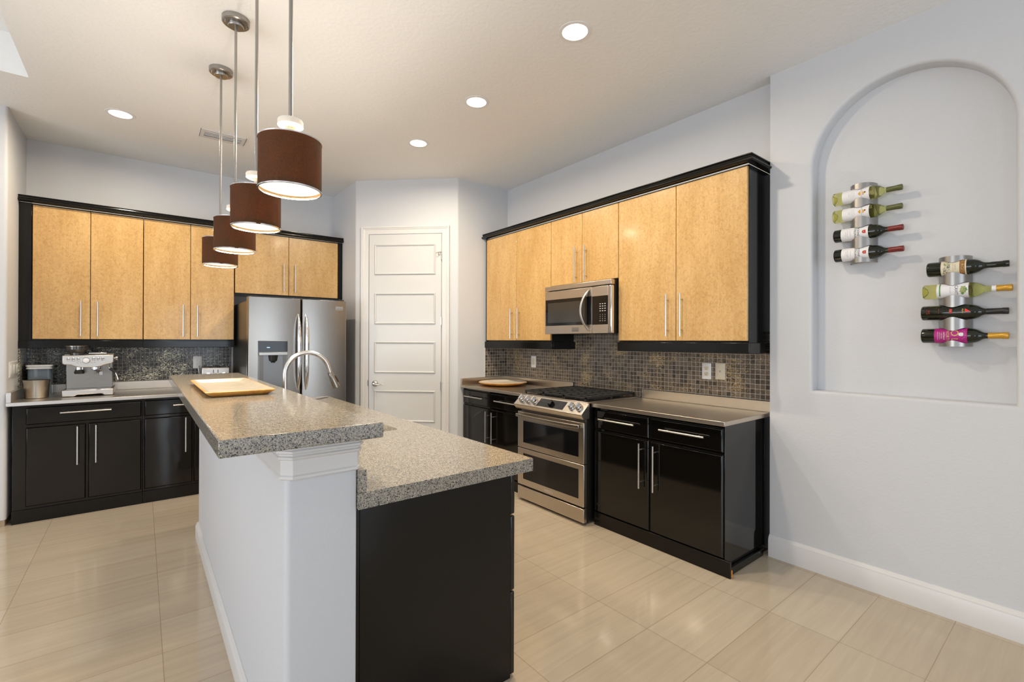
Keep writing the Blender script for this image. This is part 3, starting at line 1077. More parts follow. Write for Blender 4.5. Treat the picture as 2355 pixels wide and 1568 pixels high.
# cooktop
mb = MB().box(2.63, 3.262, RY0 - 0.016, RY1 + 0.016, 0.9155, 0.922)
mb.box(2.63, 3.262, RY0 + 0.0, RY1 - 0.0, 0.9052, 0.9155)
mb.build('cooktop', STEELR, t, bevel=0.002)
MB().box(2.675, 3.225, RY0 + 0.03, RY1 - 0.03, 0.9222, 0.9245).build('burner_pan', BLACKG, t)
bn = [(2.80, RY0 + 0.17), (3.09, RY0 + 0.17), (2.80, RY1 - 0.17), (3.09, RY1 - 0.17), (2.94, (RY0 + RY1) / 2)]
for x, y in bn:
    mb = MB().lathe([(0, 0), (0.045, 0), (0.047, 0.008), (0.036, 0.012), (0.036, 0.016), (0, 0.018)], (x, y, 0.9247), mi=0)
    mb.build('burner', [BLACKP], t)
w3 = (RY1 - RY0 - 0.05) / 3
for i in range(3):
    ya = RY0 + 0.025 + i * w3 + 0.003
    yb = ya + w3 - 0.006
    mb = MB()
    h0, h1 = 0.940, 0.955
    xa, xb = 2.640, 3.240
    mb.box(xa, xa + 0.014, ya, yb, h0, h1).box(xb - 0.014, xb, ya, yb, h0, h1)
    mb.box(xa, xb, ya, ya + 0.012, h0, h1).box(xa, xb, yb - 0.012, yb, h0, h1)
    for j in range(1, 7):
        x = xa + (xb - xa) * j / 7
        mb.box(x - 0.005, x + 0.005, ya + 0.012, yb - 0.012, h0 + 0.003, h1 + 0.002)
    mb.box(xa, xb, (ya + yb) / 2 - 0.005, (ya + yb) / 2 + 0.005, h0 + 0.002, h1)
    for x in (xa, xb - 0.014, (xa + xb) / 2):
        for y in (ya, yb - 0.012):
            mb.box(x, x + 0.014, y, y + 0.012, 0.9222, h0)
    mb.build('grate', IRON, t, bevel=0.002)
# slanted control panel: profile in x,z (prism along y uses (z, x) order)
cpf = [(0.914, 2.632), (0.914, 2.640), (0.800, 2.640), (0.7935, 2.585), (0.800, 2.570), (0.825, 2.548), (0.838, 2.546)]
cpn = MB().prism(cpf, 'y', RY0 - 0.014, RY1 + 0.014).build('control_panel', STEELR, t, bevel=0.004)
# frame of the slanted face
A, B = Vector((2.546, 0, 0.838)), Vector((2.632, 0, 0.914))
up = (B - A).normalized()
nrm = Vector((-up.z, 0, up.x)).normalized()
if nrm.x > 0:
    nrm = -nrm
mid = (A + B) / 2


def onpanel(y, v, out=0.0):
    p = mid + up * v + nrm * out
    return Vector((p.x, y, p.z))


q = [onpanel(y, v, o_) for o_ in (0.0005, 0.002) for y, v in ((2.600, -0.040), (2.905, -0.040), (2.905, 0.040), (2.600, 0.040))]
MB().add(q, [(0, 1, 2, 3), (4, 5, 6, 7), (0, 1, 5, 4), (1, 2, 6, 5), (2, 3, 7, 6), (3, 0, 4, 7)]).build('display', BLACKG, cpn)
for i, y in enumerate((3.118, 3.034, 2.954, 2.520, 2.443)):
    mb = MB().lathe([(0, 0), (0.029, 0), (0.029, 0.005), (0.0265, 0.007), (0.0255, 0.026), (0.022, 0.030), (0, 0.030)], onpanel(y, 0, 0.0005), nrm, 28)
    g0 = onpanel(y, 0, 0.031)
    side = Vector((0, 1, 0))
    vs = []
    for s1 in (-0.006, 0.006):
        for v1 in (-0.022, 0.022):
            for h1 in (-0.002, 0.012):
                vs.append(g0 + side * s1 + up * v1 + nrm * h1)
    mb.add(vs, [(0, 1, 3, 2), (4, 6, 7, 5), (0, 4, 5, 1), (2, 3, 7, 6), (0, 2, 6, 4), (1, 5, 7, 3)])
    mb.build('knob', CHROME, cpn)
MB().lathe([(0, 0), (0.027, 0), (0.026, 0.022), (0.022, 0.026), (0, 0.026)], onpanel(2.757, 0, 0.0022), nrm, 28).build('dial', BLACKG, cpn)


def oven_door(z0, z1, wz0, wz1, handle):
    d = MB().box(RX, RX + 0.034, RY0 - 0.006, RY1 + 0.004, z0, z1).build('oven_door', STEELR, t, bevel=0.004)
    MB().box(RX - 0.0015, RX - 0.0002, 2.450, 3.100, wz0, wz1).build('window', BLACKG, d)
    if handle:
        pts = []
        for k in range(17):
            s_ = k / 16
            y = RY0 + 0.012 + (RY1 - RY0 - 0.024) * s_
            bow = 0.022 * (1 - (2 * s_ - 1) ** 2)
            pts.append((RX - 0.034 - bow, y, 0.744))
        m = MB()
        k = len(pts)
        vs, fs = [], []
        for p in pts:
            for dx, dz_ in ((-0.006, -0.013), (0.006, -0.013), (0.006, 0.013), (-0.006, 0.013)):
                vs.append((p[0] + dx, p[1], p[2] + dz_))
        for j in range(k - 1):
            fs += [(j * 4 + i, j * 4 + (i + 1) % 4, j * 4 + 4 + (i + 1) % 4, j * 4 + 4 + i) for i in range(4)]
        fs += [(0, 1, 2, 3), (k * 4 - 4, k * 4 - 3, k * 4 - 2, k * 4 - 1)]
        m.add(vs, fs)
        for y in (RY0 + 0.012, RY1 - 0.032):
            m.box(RX - 0.038, RX - 0.0003, y, y + 0.020, 0.732, 0.756)
        m.build('handle', STEELR, d, bevel=0.003)
    return d


oven_door(0.462, 0.772, 0.510, 0.697, True)
d = oven_door(0.140, 0.456, 0.196, 0.417, False)
MB().text('SAMSUNG', 0.022, lambda x, y: (RX - 0.0006, 2.778 - x, 0.166 + y), 0).build('lettering', PALE, d)
MB().box(RX, RX + 0.034, RY0 - 0.006, RY1 + 0.004, 0.022, 0.126).build('warming_drawer', STEELR, t, bevel=0.004)

# ------------------------------------------------------------------ microwave
MX, MY0, MY1, MZ0, MZ1 = 2.886, 2.397, 3.156, 1.446, 1.853
t = thing('microwave', 'stainless steel over-the-range microwave mounted between the wall cabinets', 'microwave', (3.08, 2.78, MZ0))
MB().box(MX + 0.040, 3.275, MY0 + 0.004, MY1 - 0.004, MZ0 + 0.002, MZ1 + 0.018).build('body', BLACKP, t, bevel=0.003)
MB().box(MX - 0.004, MX + 0.039, MY0 - 0.012, MY1, MZ1 - 0.020, MZ1 + 0.020).build('vent_strip', STEELR, t, bevel=0.004)
MB().box(MX, MX + 0.038, MY0 - 0.010, MY0 + 0.022, MZ0, MZ1 - 0.024).build('corner_post', CHROME, t, bevel=0.008, seg=3)
d = MB().box(MX, MX + 0.038, 2.590, MY1, MZ0, MZ1 - 0.026).build('door', STEELR, t, bevel=0.003)
MB().box(MX - 0.0015, MX - 0.0002, 2.592, 3.146, 1.519, 1.752).build('window', BLACKG, d)
MB().box(MX - 0.0024, MX - 0.0016, 2.665, 3.115, 1.545, 1.722).build('screen', mat('tinted_screen', (0.035, 0.033, 0.03), 0.12), d)
pts, rs = [], []
for k in range(21):
    s_ = k / 20
    z = 1.468 + (1.806 - 1.468) * s_
    bow = 1 - (2 * s_ - 1) ** 2
    pts.append((MX - 0.004 - 0.050 * bow, 2.618 + 0.046 * bow, z))
    rs.append(0.007 + 0.015 * min(1, bow * 2.5))
MB().tube(pts, rs, 14, flat=0.55).build('handle', COUNTL, d)
MB().box(MX - 0.004, MX - 0.0005, 2.738, 2.814, 1.462, 1.500).text('FRIGIDAIRE', 0.0125, lambda x, y: (MX - 0.0044, 2.776 - x, 1.473 + y), 1).build('badge', [RACKM, INK], d)
cp_ = MB().box(MX, MX + 0.038, MY0 + 0.023, 2.588, MZ0, MZ1 - 0.026).build('control_panel', STEELR, t, bevel=0.003)
MB().box(MX - 0.0015, MX - 0.0002, MY0 + 0.024, 2.586, 1.517, 1.748).build('keypad', BLACKG, cp_)
mb = MB()
rows = [('1', '2', '3'), ('4', '5', '6'), ('7', '8', '9'), ('OFF', '0', 'SET')]
fn = lambda x, y: (MX - 0.0018, 2.475 - x, 1.63 + y)
for i, rw in enumerate(rows):
    for j, s_ in enumerate(rw):
        mb.text(s_, 0.011 if len(s_) == 1 else 0.008, fn, 0, dx=(j - 1) * 0.025, dy=-0.034 - i * 0.0165)
mk = MB()
for i in range(4):
    for j in range(3):
        x, z = (j - 1) * 0.025, 0.052 - i * 0.019
        mk.box(MX - 0.0020, MX - 0.0016, 2.475 - x - 0.006, 2.475 - x + 0.006, 1.63 + z - 0.001, 1.63 + z + 0.004)
mb.build('lettering', PALE, cp_)
mk.build('printed_marks', PALE, cp_)

# ------------------------------------------------------------------ refrigerator
FX0, FX1, FYF, FZ = 0.752, 1.642, 4.80, 1.782
t = thing('refrigerator', 'stainless steel side-by-side refrigerator with ice dispenser', 'refrigerator', (1.2, 5.2, 0))
MB().box(FX0 + 0.004, FX1 - 0.004, FYF + 0.075, YB - 0.04, 0.03, 1.748).box(FX0 + 0.03, FX1 - 0.03, FYF + 0.05, YB - 0.05, 0.0, 0.03).build('body', DSTEEL, t, bevel=0.004)
for x in (FX0 + 0.03, FX1 - 0.07):
    MB().box(x, x + 0.05, FYF + 0.02, FYF + 0.12, 1.7835, 1.795).build('hinge_cover', BLACKP, t, bevel=0.003)
FM = 1.2075
for nm, a, b in (('freezer_door', FX0, FM - 0.004), ('fridge_door', FM + 0.004, FX1)):
    cx = (a + b) / 2
    hw = (b - a) / 2
    poly = [(a, FYF + 0.072), (a, FYF + 0.012)]
    for k in range(13):
        s_ = -1 + 2 * k / 12
        poly.append((cx + s_ * (hw - 0.006), FYF - 0.010 * (1 - s_ * s_) + 0.0))
    poly += [(b, FYF + 0.012), (b, FYF + 0.072)]
    d = MB().prism(poly, 'z', 0.06, FZ).build(nm, STEEL, t, bevel=0.003)
    hx = FM - 0.030 if nm == 'freezer_door' else FM + 0.040
    pts, rs = [], []
    for k in range(25):
        s_ = k / 24
        z = 0.905 + (1.632 - 0.905) * s_
        bow = 1 - (2 * s_ - 1) ** 4
        pts.append((hx, FYF - 0.004 - 0.050 * bow, z))
        rs.append(0.006 + 0.013 * bow)
    MB().tube(pts, rs, 16).build('handle', CHROME, d)
    if nm == 'freezer_door':
        yb_ = FYF - 0.0112
        disp = MB().box(0.832, 1.084, yb_, yb_ + 0.006, 0.890, 1.378).build('dispenser', mat('dispenser_recess', (0.20, 0.20, 0.20), 0.35, 0.9), d, bevel=0.003)
        MB().box(0.836, 1.080, yb_ - 0.003, yb_ - 0.0003, 1.275, 1.374).build('display', BLACKG, disp)
        MB().prism([(1.272, yb_ - 0.0003), (1.272, yb_ - 0.022), (1.240, yb_ - 0.020), (1.244, yb_ - 0.0003)][::-1], 'x', 0.838, 1.080).build('ledge', STEEL, disp, bevel=0.002) if False else MB().box(0.838, 1.080, yb_ - 0.020, yb_ - 0.0003, 1.243, 1.272).build('ledge', STEEL, disp, bevel=0.003)
        MB().lathe([(0, 0), (0.042, 0), (0.034, -0.050), (0.020, -0.058), (0.018, -0.068), (0, -0.068)], (0.958, yb_ - 0.0, 1.2425), seg=24).build('nozzle', BLACKP, disp)
        MB().box(0.845, 0.878, yb_ - 0.002, yb_ - 0.0003, 0.91, 1.240).box(1.04, 1.073, yb_ - 0.002, yb_ - 0.0003, 0.91, 1.240).build('side_wall', DSTEEL, disp)
        MB().box(0.905, 0.930, yb_ - 0.0036, yb_ - 0.0031, 1.313, 1.319).build('indicator', BLUELED, disp)
        MB().box(0.845, 1.073, yb_ - 0.018, yb_ - 0.0003, 0.893, 0.908).build('drip_tray', DSTEEL, disp, bevel=0.002)
    else:
        MB().box(1.530, 1.602, FYF - 0.010, FYF - 0.0045, 1.688, 1.724).text('FRIGIDAIRE', 0.0115, lambda x, y: (1.566 + x, FYF - 0.0105, 1.698 + y), 1).build('badge', [RACKM, INK], d)

# ------------------------------------------------------------------ pendant lamps
PX = 0.39
plist = [(1.697, 1.887, 'front pendant lamp, largest in view, brown drum shade and clear disc'),
         (2.300, 1.876, 'second pendant lamp from the front, brown drum shade above the bar'),
         (2.890, 1.864, 'third pendant lamp from the front, its ceiling canopy in view'),
         (3.490, 1.860, 'rearmost pendant lamp above the bar, partly behind the third drum shade')]


def make_pendant(zb):
    t = thing('pendant_lamp', '', 'lamp', (0, 0, 0))
    r, h = 0.098, 0.166
    MB().lathe([(r, 0.0), (r, h), (r - 0.0012, h), (r - 0.0012, 0.0), (r, 0.0)], (0, 0, zb), seg=56).build('drum_shade', SHADE, t, local=True)
    MB().lathe([(r - 0.0016, 0.004), (r - 0.0016, h - 0.004), (r - 0.0026, h - 0.004), (r - 0.0026, 0.004), (r - 0.0016, 0.004)], (0, 0, zb), seg=56).build('lining', LINING, t, local=True)
    for z in (zb - 0.002, zb + h - 0.002):
        MB().lathe([(r + 0.0012, 0), (r + 0.0012, 0.004), (r - 0.003, 0.004), (r - 0.003, 0), (r + 0.0012, 0)], (0, 0, z), seg=56).build('rim_ring', CHROME, t, local=True)
    MB().lathe([(0, 0), (r - 0.0045, 0), (r - 0.0045, 0.003), (0, 0.003)], (0, 0, zb + 0.010), seg=56).build('diffuser', DIFF, t, local=True)
    mb = MB()
    for k in range(3):
        a = 2 * PI * k / 3 + 0.4
        mb.cyl((0, 0, zb + h - 0.012), ((r - 0.004) * math.cos(a), (r - 0.004) * math.sin(a), zb + h - 0.004), 0.0025, seg=8)
    mb.lathe([(0, 0), (0.020, 0), (0.020, 0.05), (0, 0.05)], (0, 0, zb + h - 0.052))
    mb.build('spider', BRUSH, t, local=True)
    MB().cyl((0, 0, zb + h - 0.001), (0, 0, zb + h + 0.0475), 0.0085).build('stem', BRUSH, t, local=True)
    MB().lathe([(0, 0), (0.034, 0), (0.0400, 0.004), (0.0400, 0.020), (0.038, 0.024), (0, 0.024)], (0, 0, zb + h + 0.048), seg=40).build('disc', ACRYL, t, local=True)
    MB().cyl((0, 0, zb + h + 0.0725), (0, 0, 3.071), 0.0066).build('rod', RODM, t, local=True)
    c = MB().lathe([(0, -0.030), (0.060, -0.030), (0.066, -0.025), (0.066, -0.0005), (0, -0.0005)], (0, 0, ZC), seg=40).build('canopy', RODM, t, local=True, bevel=0.0)
    MB().lathe([(0, -0.046), (0.036, -0.046), (0.038, -0.043), (0.038, -0.0305), (0, -0.0305)], (0, 0, ZC), seg=36).build('collar', RODM, c, local=True)
    for sx in (-0.049, 0.049):
        MB().lathe([(0, -0.037), (0.004, -0.036), (0.004, -0.0305), (0, -0.0305)], (sx, 0, ZC), seg=12).build('screw', CHROME, c, local=True)
    return t


for (y, zb, lab) in plist:
    t = make_pendant(zb)
    t.location = (PX, y, 0)
    t['label'] = lab
    t['group'] = 'pendant lamps above the bar'
    l = bpy.data.lights.new('pendant_bulb', 'POINT')
    l.energy = 16.0
    l.color = (1.0, 0.92, 0.80)
    l.shadow_soft_size = 0.03
    o = bpy.data.objects.new('pendant_bulb', l)
    COL.objects.link(o)
    o.parent = t
    o.location = (0, 0, zb + 0.085)
    # the diffuser's own downlight
    l = bpy.data.lights.new('pendant_downlight', 'AREA')
    l.shape = 'DISK'
    l.size = 0.17
    l.energy = PEND_W
    l.color = PEND_C
    o = bpy.data.objects.new('pendant_downlight', l)
    COL.objects.link(o)
    o.parent = t
    o.location = (0, 0, zb + 0.006)

# ------------------------------------------------------------------ recessed lights and vent
labs = ['recessed ceiling light nearest the niche, largest in view', 'recessed ceiling light in front of the microwave cabinets, middle of the right-hand row',
        'recessed ceiling light nearest the pantry door', 'recessed ceiling light above the espresso machine side']
for (x, y), lab in zip(CANS, labs):
    t = thing('recessed_light', lab, 'light', (x, y, ZC), 'recessed ceiling lights')
    MB().lathe([(CR - 0.0005, 0.002), (CR - 0.001, -0.004), (CR + 0.018, -0.003), (CR + 0.020, -0.0005), (CR - 0.0005, -0.0005)], (x, y, ZC), seg=48).build('trim_ring', WHITEP, t)
    MB().lathe([(CR - 0.001, 0.0), (CR - 0.008, 0.05), (CR - 0.020, 0.075)], (x, y, ZC), seg=48).build('reflector', CANIN, t)
    MB().lathe([(0, 0.052), (0.020, 0.054), (0.038, 0.060), (0.051, 0.075), (0, 0.075)], (x, y, ZC), seg=48).build('bulb', LENS, t)
    l = bpy.data.lights.new('can_beam', 'AREA')
    l.shape = 'DISK'
    l.size = 0.11
    l.energy = CAN_W
    l.color = CAN_C
    l.spread = math.radians(172)
    o = bpy.data.objects.new('can_beam', l)
    COL.objects.link(o)
    o.parent = t
    o.location = (0, 0, -0.006)

t = thing('ceiling_vent', 'white slotted air vent in the ceiling behind the pendant rods', 'vent', (0.535, 4.635, ZC))
vx0, vx1, vy0, vy1 = 0.370, 0.698, 4.550, 4.722
fr = MB()
fill_plane([[(vx0, vy0), (vx1, vy0), (vx1, vy1), (vx0, vy1)], [(vx0 + 0.03, vy0 + 0.04), (vx1 - 0.03, vy0 + 0.04), (vx1 - 0.03, vy1 - 0.04), (vx0 + 0.03, vy1 - 0.04)]], lambda p: (p[0], p[1], ZC - 0.008), fr)
fr.box(vx0, vx1, vy0, vy0 + 0.003, ZC - 0.008, ZC - 0.0005).box(vx0, vx1, vy1 - 0.003, vy1, ZC - 0.008, ZC - 0.0005).box(vx0, vx0 + 0.003, vy0, vy1, ZC - 0.008, ZC - 0.0005).box(vx1 - 0.003, vx1, vy0, vy1, ZC - 0.008, ZC - 0.0005)
fr.build('frame', TRIM, t)
MB().box(vx0 + 0.028, vx1 - 0.028, vy0 + 0.038, vy1 - 0.038, ZC - 0.003, ZC - 0.0005).build('duct_backing', DARKI, t)
for k in range(4):
    y = vy0 + 0.047 + k * 0.0235
    MB().box(vx0 + 0.03, vx1 - 0.03, y - 0.003, y + 0.003, ZC - 0.0078, ZC - 0.0035).build('slat', PALE, t)

# ------------------------------------------------------------------ outlets and switches


def plate(name, label, cat, group, M_, w, h, pm):
    t = thing(name, label, cat, M_.translation, group)
    m = MB()
    loft(m, [[(p[0], 0, p[1]) for p in rrect(-w / 2, w / 2, -h / 2, h / 2, 0.004)], [(p[0], -0.003, p[1]) for p in rrect(-w / 2, w / 2, -h / 2, h / 2, 0.004)],
             [(p[0], -0.006, p[1]) for p in rrect(-w / 2 + 0.004, w / 2 - 0.004, -h / 2 + 0.004, h / 2 - 0.004, 0.004)]])
    m.xf(M_).build('cover_plate', pm, t)
    return t


def frame_at(loc, xdir):
    x = Vector(xdir)
    z = Vector((0, 0, 1))
    y = z.cross(x)
    m = Matrix((x, y, z)).transposed().to_4x4()
    m.translation = loc
    return m


def duplex(t, M_, face):
    for dz in (0.021, -0.021):
        m = MB()
        m.prism([(p[1], p[0]) for p in rrect(-0.017, 0.017, dz - 0.0145, dz + 0.0145, 0.008)], 'y', -0.008, -0.0062)
        o = m.xf(M_).build('socket', face, t)
        m = MB().box(-0.008, -0.006, -0.0086, -0.0081, dz + 0.001, dz + 0.009).box(0.005, 0.007, -0.0086, -0.0081, dz + 0.001, dz + 0.009)
        m.cyl((0, -0.0081, dz - 0.006), (0, -0.0086, dz - 0.006), 0.003, seg=12)
        m.xf(M_).build('slots', INK, o)


Mr = frame_at((TW - 0.0003, 1.8135, 1.1645), (0, -1, 0))
t = plate('outlet', 'white duplex outlet with ivory sockets on the mosaic above the right counter', 'outlet', 'wall plates on the backsplash', Mr, 0.072, 0.119, WHITEP)
duplex(t, Mr, IVORY)
MB().text('TEST  RESET', 0.005, lambda x, y: Mr @ Vector((x, -0.0063, 0.046 + y))).build('lettering', GINK, t)
Mr = frame_at((TW - 0.0003, 1.709, 1.1685), (0, -1, 0))
t = plate('phone_jack', 'ivory phone jack plate with one small socket, beside the duplex outlet', 'outlet', 'wall plates on the backsplash', Mr, 0.074, 0.119, IVORY)
m = MB().cyl((0, -0.0062, 0), (0, -0.0075, 0), 0.012, seg=24).xf(Mr).build('jack', IVORY, t)
MB().box(-0.005, 0.005, -0.0082, -0.0076, 0.001, 0.004).box(-0.003, 0.003, -0.0082, -0.0076, -0.005, -0.001).xf(Mr).build('opening', INK, m)
for z in (0.047, -0.047):
    MB().cyl((0, -0.0061, z), (0, -0.0068, z), 0.0025, seg=10).xf(Mr).build('screw', GOLDI, t)
Mr = frame_at((TW - 0.0003, 3.761, 1.162), (0, -1, 0))
t = plate('outlet', 'white wall plate with an ivory insert on the mosaic above the round platter', 'outlet', 'wall plates on the backsplash', Mr, 0.076, 0.122, WHITEP)
MB().box(-0.017, 0.017, -0.0085, -0.0062, -0.034, 0.034).xf(Mr).build('insert', IVORY, t, bevel=0.001)
Ml = frame_at((0.446, YB - 0.0123, 1.157), (1, 0, 0))
t = plate('outlet', 'white duplex outlet on the dark mosaic beside the toaster', 'outlet', 'wall plates on the backsplash', Ml, 0.074, 0.122, WHITEP)
duplex(t, Ml, WHITEP)
Ms = frame_at((XL + 0.0003, 5.25, 1.153), (0, 1, 0))
t = plate('light_switch', 'white double switch plate on the grey wall left of the counter', 'switch', None, Ms, 0.30, 0.122, WHITEP)
for x in (-0.105, 0.0, 0.105):
    MB().prism([(-0.033, -0.0062), (-0.033, -0.008), (0.033, -0.015), (0.033, -0.0062)], 'x', x - 0.017, x + 0.017) if False else None
    m = MB()
    m.add([(x - 0.02, -0.0062, -0.035), (x + 0.02, -0.0062, -0.035), (x + 0.02, -0.0062, 0.035), (x - 0.02, -0.0062, 0.035),
           (x - 0.02, -0.008, -0.035), (x + 0.02, -0.008, -0.035), (x + 0.02, -0.011, 0.035), (x - 0.02, -0.011, 0.035)],
          [(0, 1, 2, 3), (4, 5, 6, 7), (0, 1, 5, 4), (1, 2, 6, 5), (2, 3, 7, 6), (3, 0, 4, 7)])
    m.xf(Ms).build('rocker', WHITEP, t, bevel=0.001)
t['label'] = 'white wide switch plate with rockers on the grey wall left of the counter'

# ------------------------------------------------------------------ espresso machine
ez = ZT + 0.0005
t = thing('espresso_machine', 'stainless espresso machine with bean hopper on the left counter', 'coffee machine', (-0.345, 5.42, ez))
bp_ = [(-0.507, ez + 0.056), (-0.507, ez + 0.004), (-0.432, ez + 0.004), (-0.415, ez + 0.016), (-0.262, ez + 0.016), (-0.245, ez + 0.004), (-0.187, ez + 0.004), (-0.187, ez + 0.056)]
MB().prism([(z, x) for x, z in bp_], 'y', 5.222, 5.60).build('drip_tray', COUNTL, t, bevel=0.006)
MB().box(-0.49, -0.205, 5.235, 5.35, ez + 0.0565, ez + 0.059).build('drip_grille', CHROME, t)
for x in (-0.47, -0.225):
    for y in (5.27, 5.56):
        MB().cyl((x, y, ZT), (x, y, ez + 0.0045), 0.014).build('foot', BLACKP, t)
MB().box(-0.494, -0.198, 5.355, 5.60, ez + 0.0565, 1.300 - 0.05).build('body', STEEL, t, bevel=0.004)
hp = [(-0.507, 1.254), (-0.507, 1.186), (-0.492, 1.178), (-0.455, 1.176), (-0.425, 1.160), (-0.395, 1.154), (-0.283, 1.154), (-0.255, 1.170), (-0.225, 1.180), (-0.200, 1.184), (-0.187, 1.194), (-0.187, 1.254)]
hd = MB().prism([(z, x) for x, z in hp], 'y', 5.232, 5.354).build('control_head', COUNTL, t, bevel=0.006)
for x in (-0.469, -0.440, -0.410, -0.316, -0.287, -0.258):
    MB().lathe([(0, 0), (0.0115, 0), (0.0115, 0.003), (0.009, 0.005), (0, 0.005)], (x, 5.2318, 1.224), (0, -1, 0), 20).build('button', CHROME, hd)
MB().lathe([(0, 0), (0.024, 0), (0.024, 0.006), (0.020, 0.008), (0, 0.0075)], (-0.362, 5.2318, 1.212), (0, -1, 0), 32).build('pressure_gauge', WHITEP, hd)
MB().lathe([(0.0245, 0), (0.0265, 0.004), (0.0245, 0.009), (0.0205, 0.009)], (-0.362, 5.2318, 1.212), (0, -1, 0), 32).build('gauge_bezel', CHROME, hd)
MB().text('Breville', 0.013, lambda x, y: (-0.362 + x, 5.2314, 1.243 + y)).build('lettering', PALE, hd)
mb = MB()
for x, w in ((-0.469, 0.006), (-0.440, 0.012), (-0.410, 0.009), (-0.316, 0.010), (-0.287, 0.004), (-0.258, 0.008), (-0.414, 0.005), (-0.394, 0.005), (-0.328, 0.005), (-0.308, 0.005)):
    z = 1.2095 if abs(x + 0.469) < 0.001 or w > 0.0055 or abs(x + 0.287) < 0.001 else 1.193
    mb.box(x - w, x + w, 5.2312, 5.2317, z - 0.001, z + 0.001)
mb.build('lettering', INK, hd)
# top deck and cup tray
MB().box(-0.505, -0.189, 5.356, 5.595, 1.2505, 1.262).build('top_deck', STEEL, t, bevel=0.004)
MB().box(-0.352, -0.235, 5.30, 5.58, 1.2625, 1.275).build('cup_rail', CHROME, t, bevel=0.003)
hop = MB().lathe([(0, 0.0), (0.044, 0.0), (0.044, 0.018), (0.050, 0.024), (0.072, 0.048), (0.072, 0.072), (0, 0.072)], (-0.424, 5.320, 1.2545), seg=40).build('bean_hopper', mat('smoked_hopper', (0.05, 0.045, 0.04), 0.1), t)
MB().lathe([(0, 0), (0.078, 0), (0.078, 0.004), (0.060, 0.007), (0, 0.007)], (-0.424, 5.320, 1.3268), seg=40).build('lid', STEEL, hop)
gr = MB().lathe([(0, 0), (0.028, 0), (0.028, -0.020), (0, -0.020)], (-0.408, 5.300, 1.1535), seg=28).build('grinder_outlet', CHROME, t)
MB().lathe([(0.0, 0), (0.026, 0), (0.034, -0.020), (0.030, -0.034), (0.0, -0.034)], (-0.408, 5.300, 1.1332), seg=28).build('funnel', BLACKP, gr)
gh = MB().lathe([(0, 0), (0.033, 0), (0.033, -0.022), (0.026, -0.030), (0, -0.030)], (-0.302, 5.300, 1.1535), seg=28).build('group_head', CHROME, t)
MB().tube([(-0.300, 5.285, 1.128), (-0.288, 5.24, 1.122), (-0.272, 5.18, 1.112), (-0.262, 5.135, 1.106)], [0.010, 0.011, 0.014, 0.015], 16).build('portafilter_handle', BLACKP, gh)
MB().lathe([(0, 0), (0.0155, 0), (0.0145, 0.004), (0, 0.005)], (-0.2618, 5.1348, 1.1058), (0.2, -0.97, -0.12), 20).build('handle_cap', CHROME, gh)
MB().tube([(-0.302, 5.298, 1.123), (-0.302, 5.292, 1.108), (-0.312, 5.285, 1.096)], 0.006, 12).build('spout', CHROME, gh)
sw = MB().tube([(-0.226, 5.30, 1.185), (-0.222, 5.275, 1.150), (-0.205, 5.265, 1.130), (-0.180, 5.258, 1.110)], 0.006, 12).build('steam_wand', CHROME, t)
MB().tube([(-0.213, 5.269, 1.137), (-0.192, 5.262, 1.120), (-0.175, 5.255, 1.102)], 0.0105, 12).build('grip', BLACKP, sw)
MB().tube([(-0.177, 5.256, 1.105), (-0.166, 5.250, 1.075), (-0.158, 5.246, 1.042)], 0.004, 10).build('tip', BRUSH, sw)
MB().lathe([(0, 0), (0.008, 0), (0.008, 0.008), (0.018, 0.010), (0.018, 0.022), (0, 0.022)], (-0.187, 5.30, 1.222), (1, 0, 0), 24).build('steam_knob', STEEL, t)

t = thing('pot', 'brushed steel open pot with a dark inside on the left end of the counter', 'pot', (-0.660, 5.31, ZT))
MB().lathe([(0, 0.0005), (0.066, 0.0005), (0.071, 0.005), (0.075, 0.118), (0.078, 0.134), (0.0795, 0.146), (0.076, 0.146)], (-0.660, 5.31, ZT), seg=48).build('shell', m_steel('warm_steel', (0.50, 0.45, 0.38), 0.3), t)
MB().lathe([(0.0755, 0.1455), (0.069, 0.125), (0.067, 0.008), (0, 0.008)], (-0.660, 5.31, ZT), seg=48).build('inside', IRON, t)
MB().text('Breville', 0.012, lambda x, y: (-0.660 + 0.0735 * math.sin(x / 0.0735), 5.31 - 0.0735 * math.cos(x / 0.0735), ZT + 0.024 + y)).build('lettering', GINK, t)
t = thing('storage_container', 'smoky clear storage container with a white lid, behind the steel pot', 'container', (-0.665, 5.56, ZT))
MB().prism(rrect(-0.740, -0.598, 5.49, 5.63, 0.02), 'z', ZT + 0.0005, ZT + 0.225).build('box', BLUEC, t)
MB().prism(rrect(-0.748, -0.590, 5.482, 5.638, 0.022), 'z', ZT + 0.2253, ZT + 0.234).prism(rrect(-0.750, -0.586, 5.478, 5.642, 0.024), 'z', ZT + 0.246, ZT + 0.258).prism(rrect(-0.744, -0.594, 5.486, 5.634, 0.02), 'z', ZT + 0.234, ZT + 0.246).build('lid', WHITEP, t)

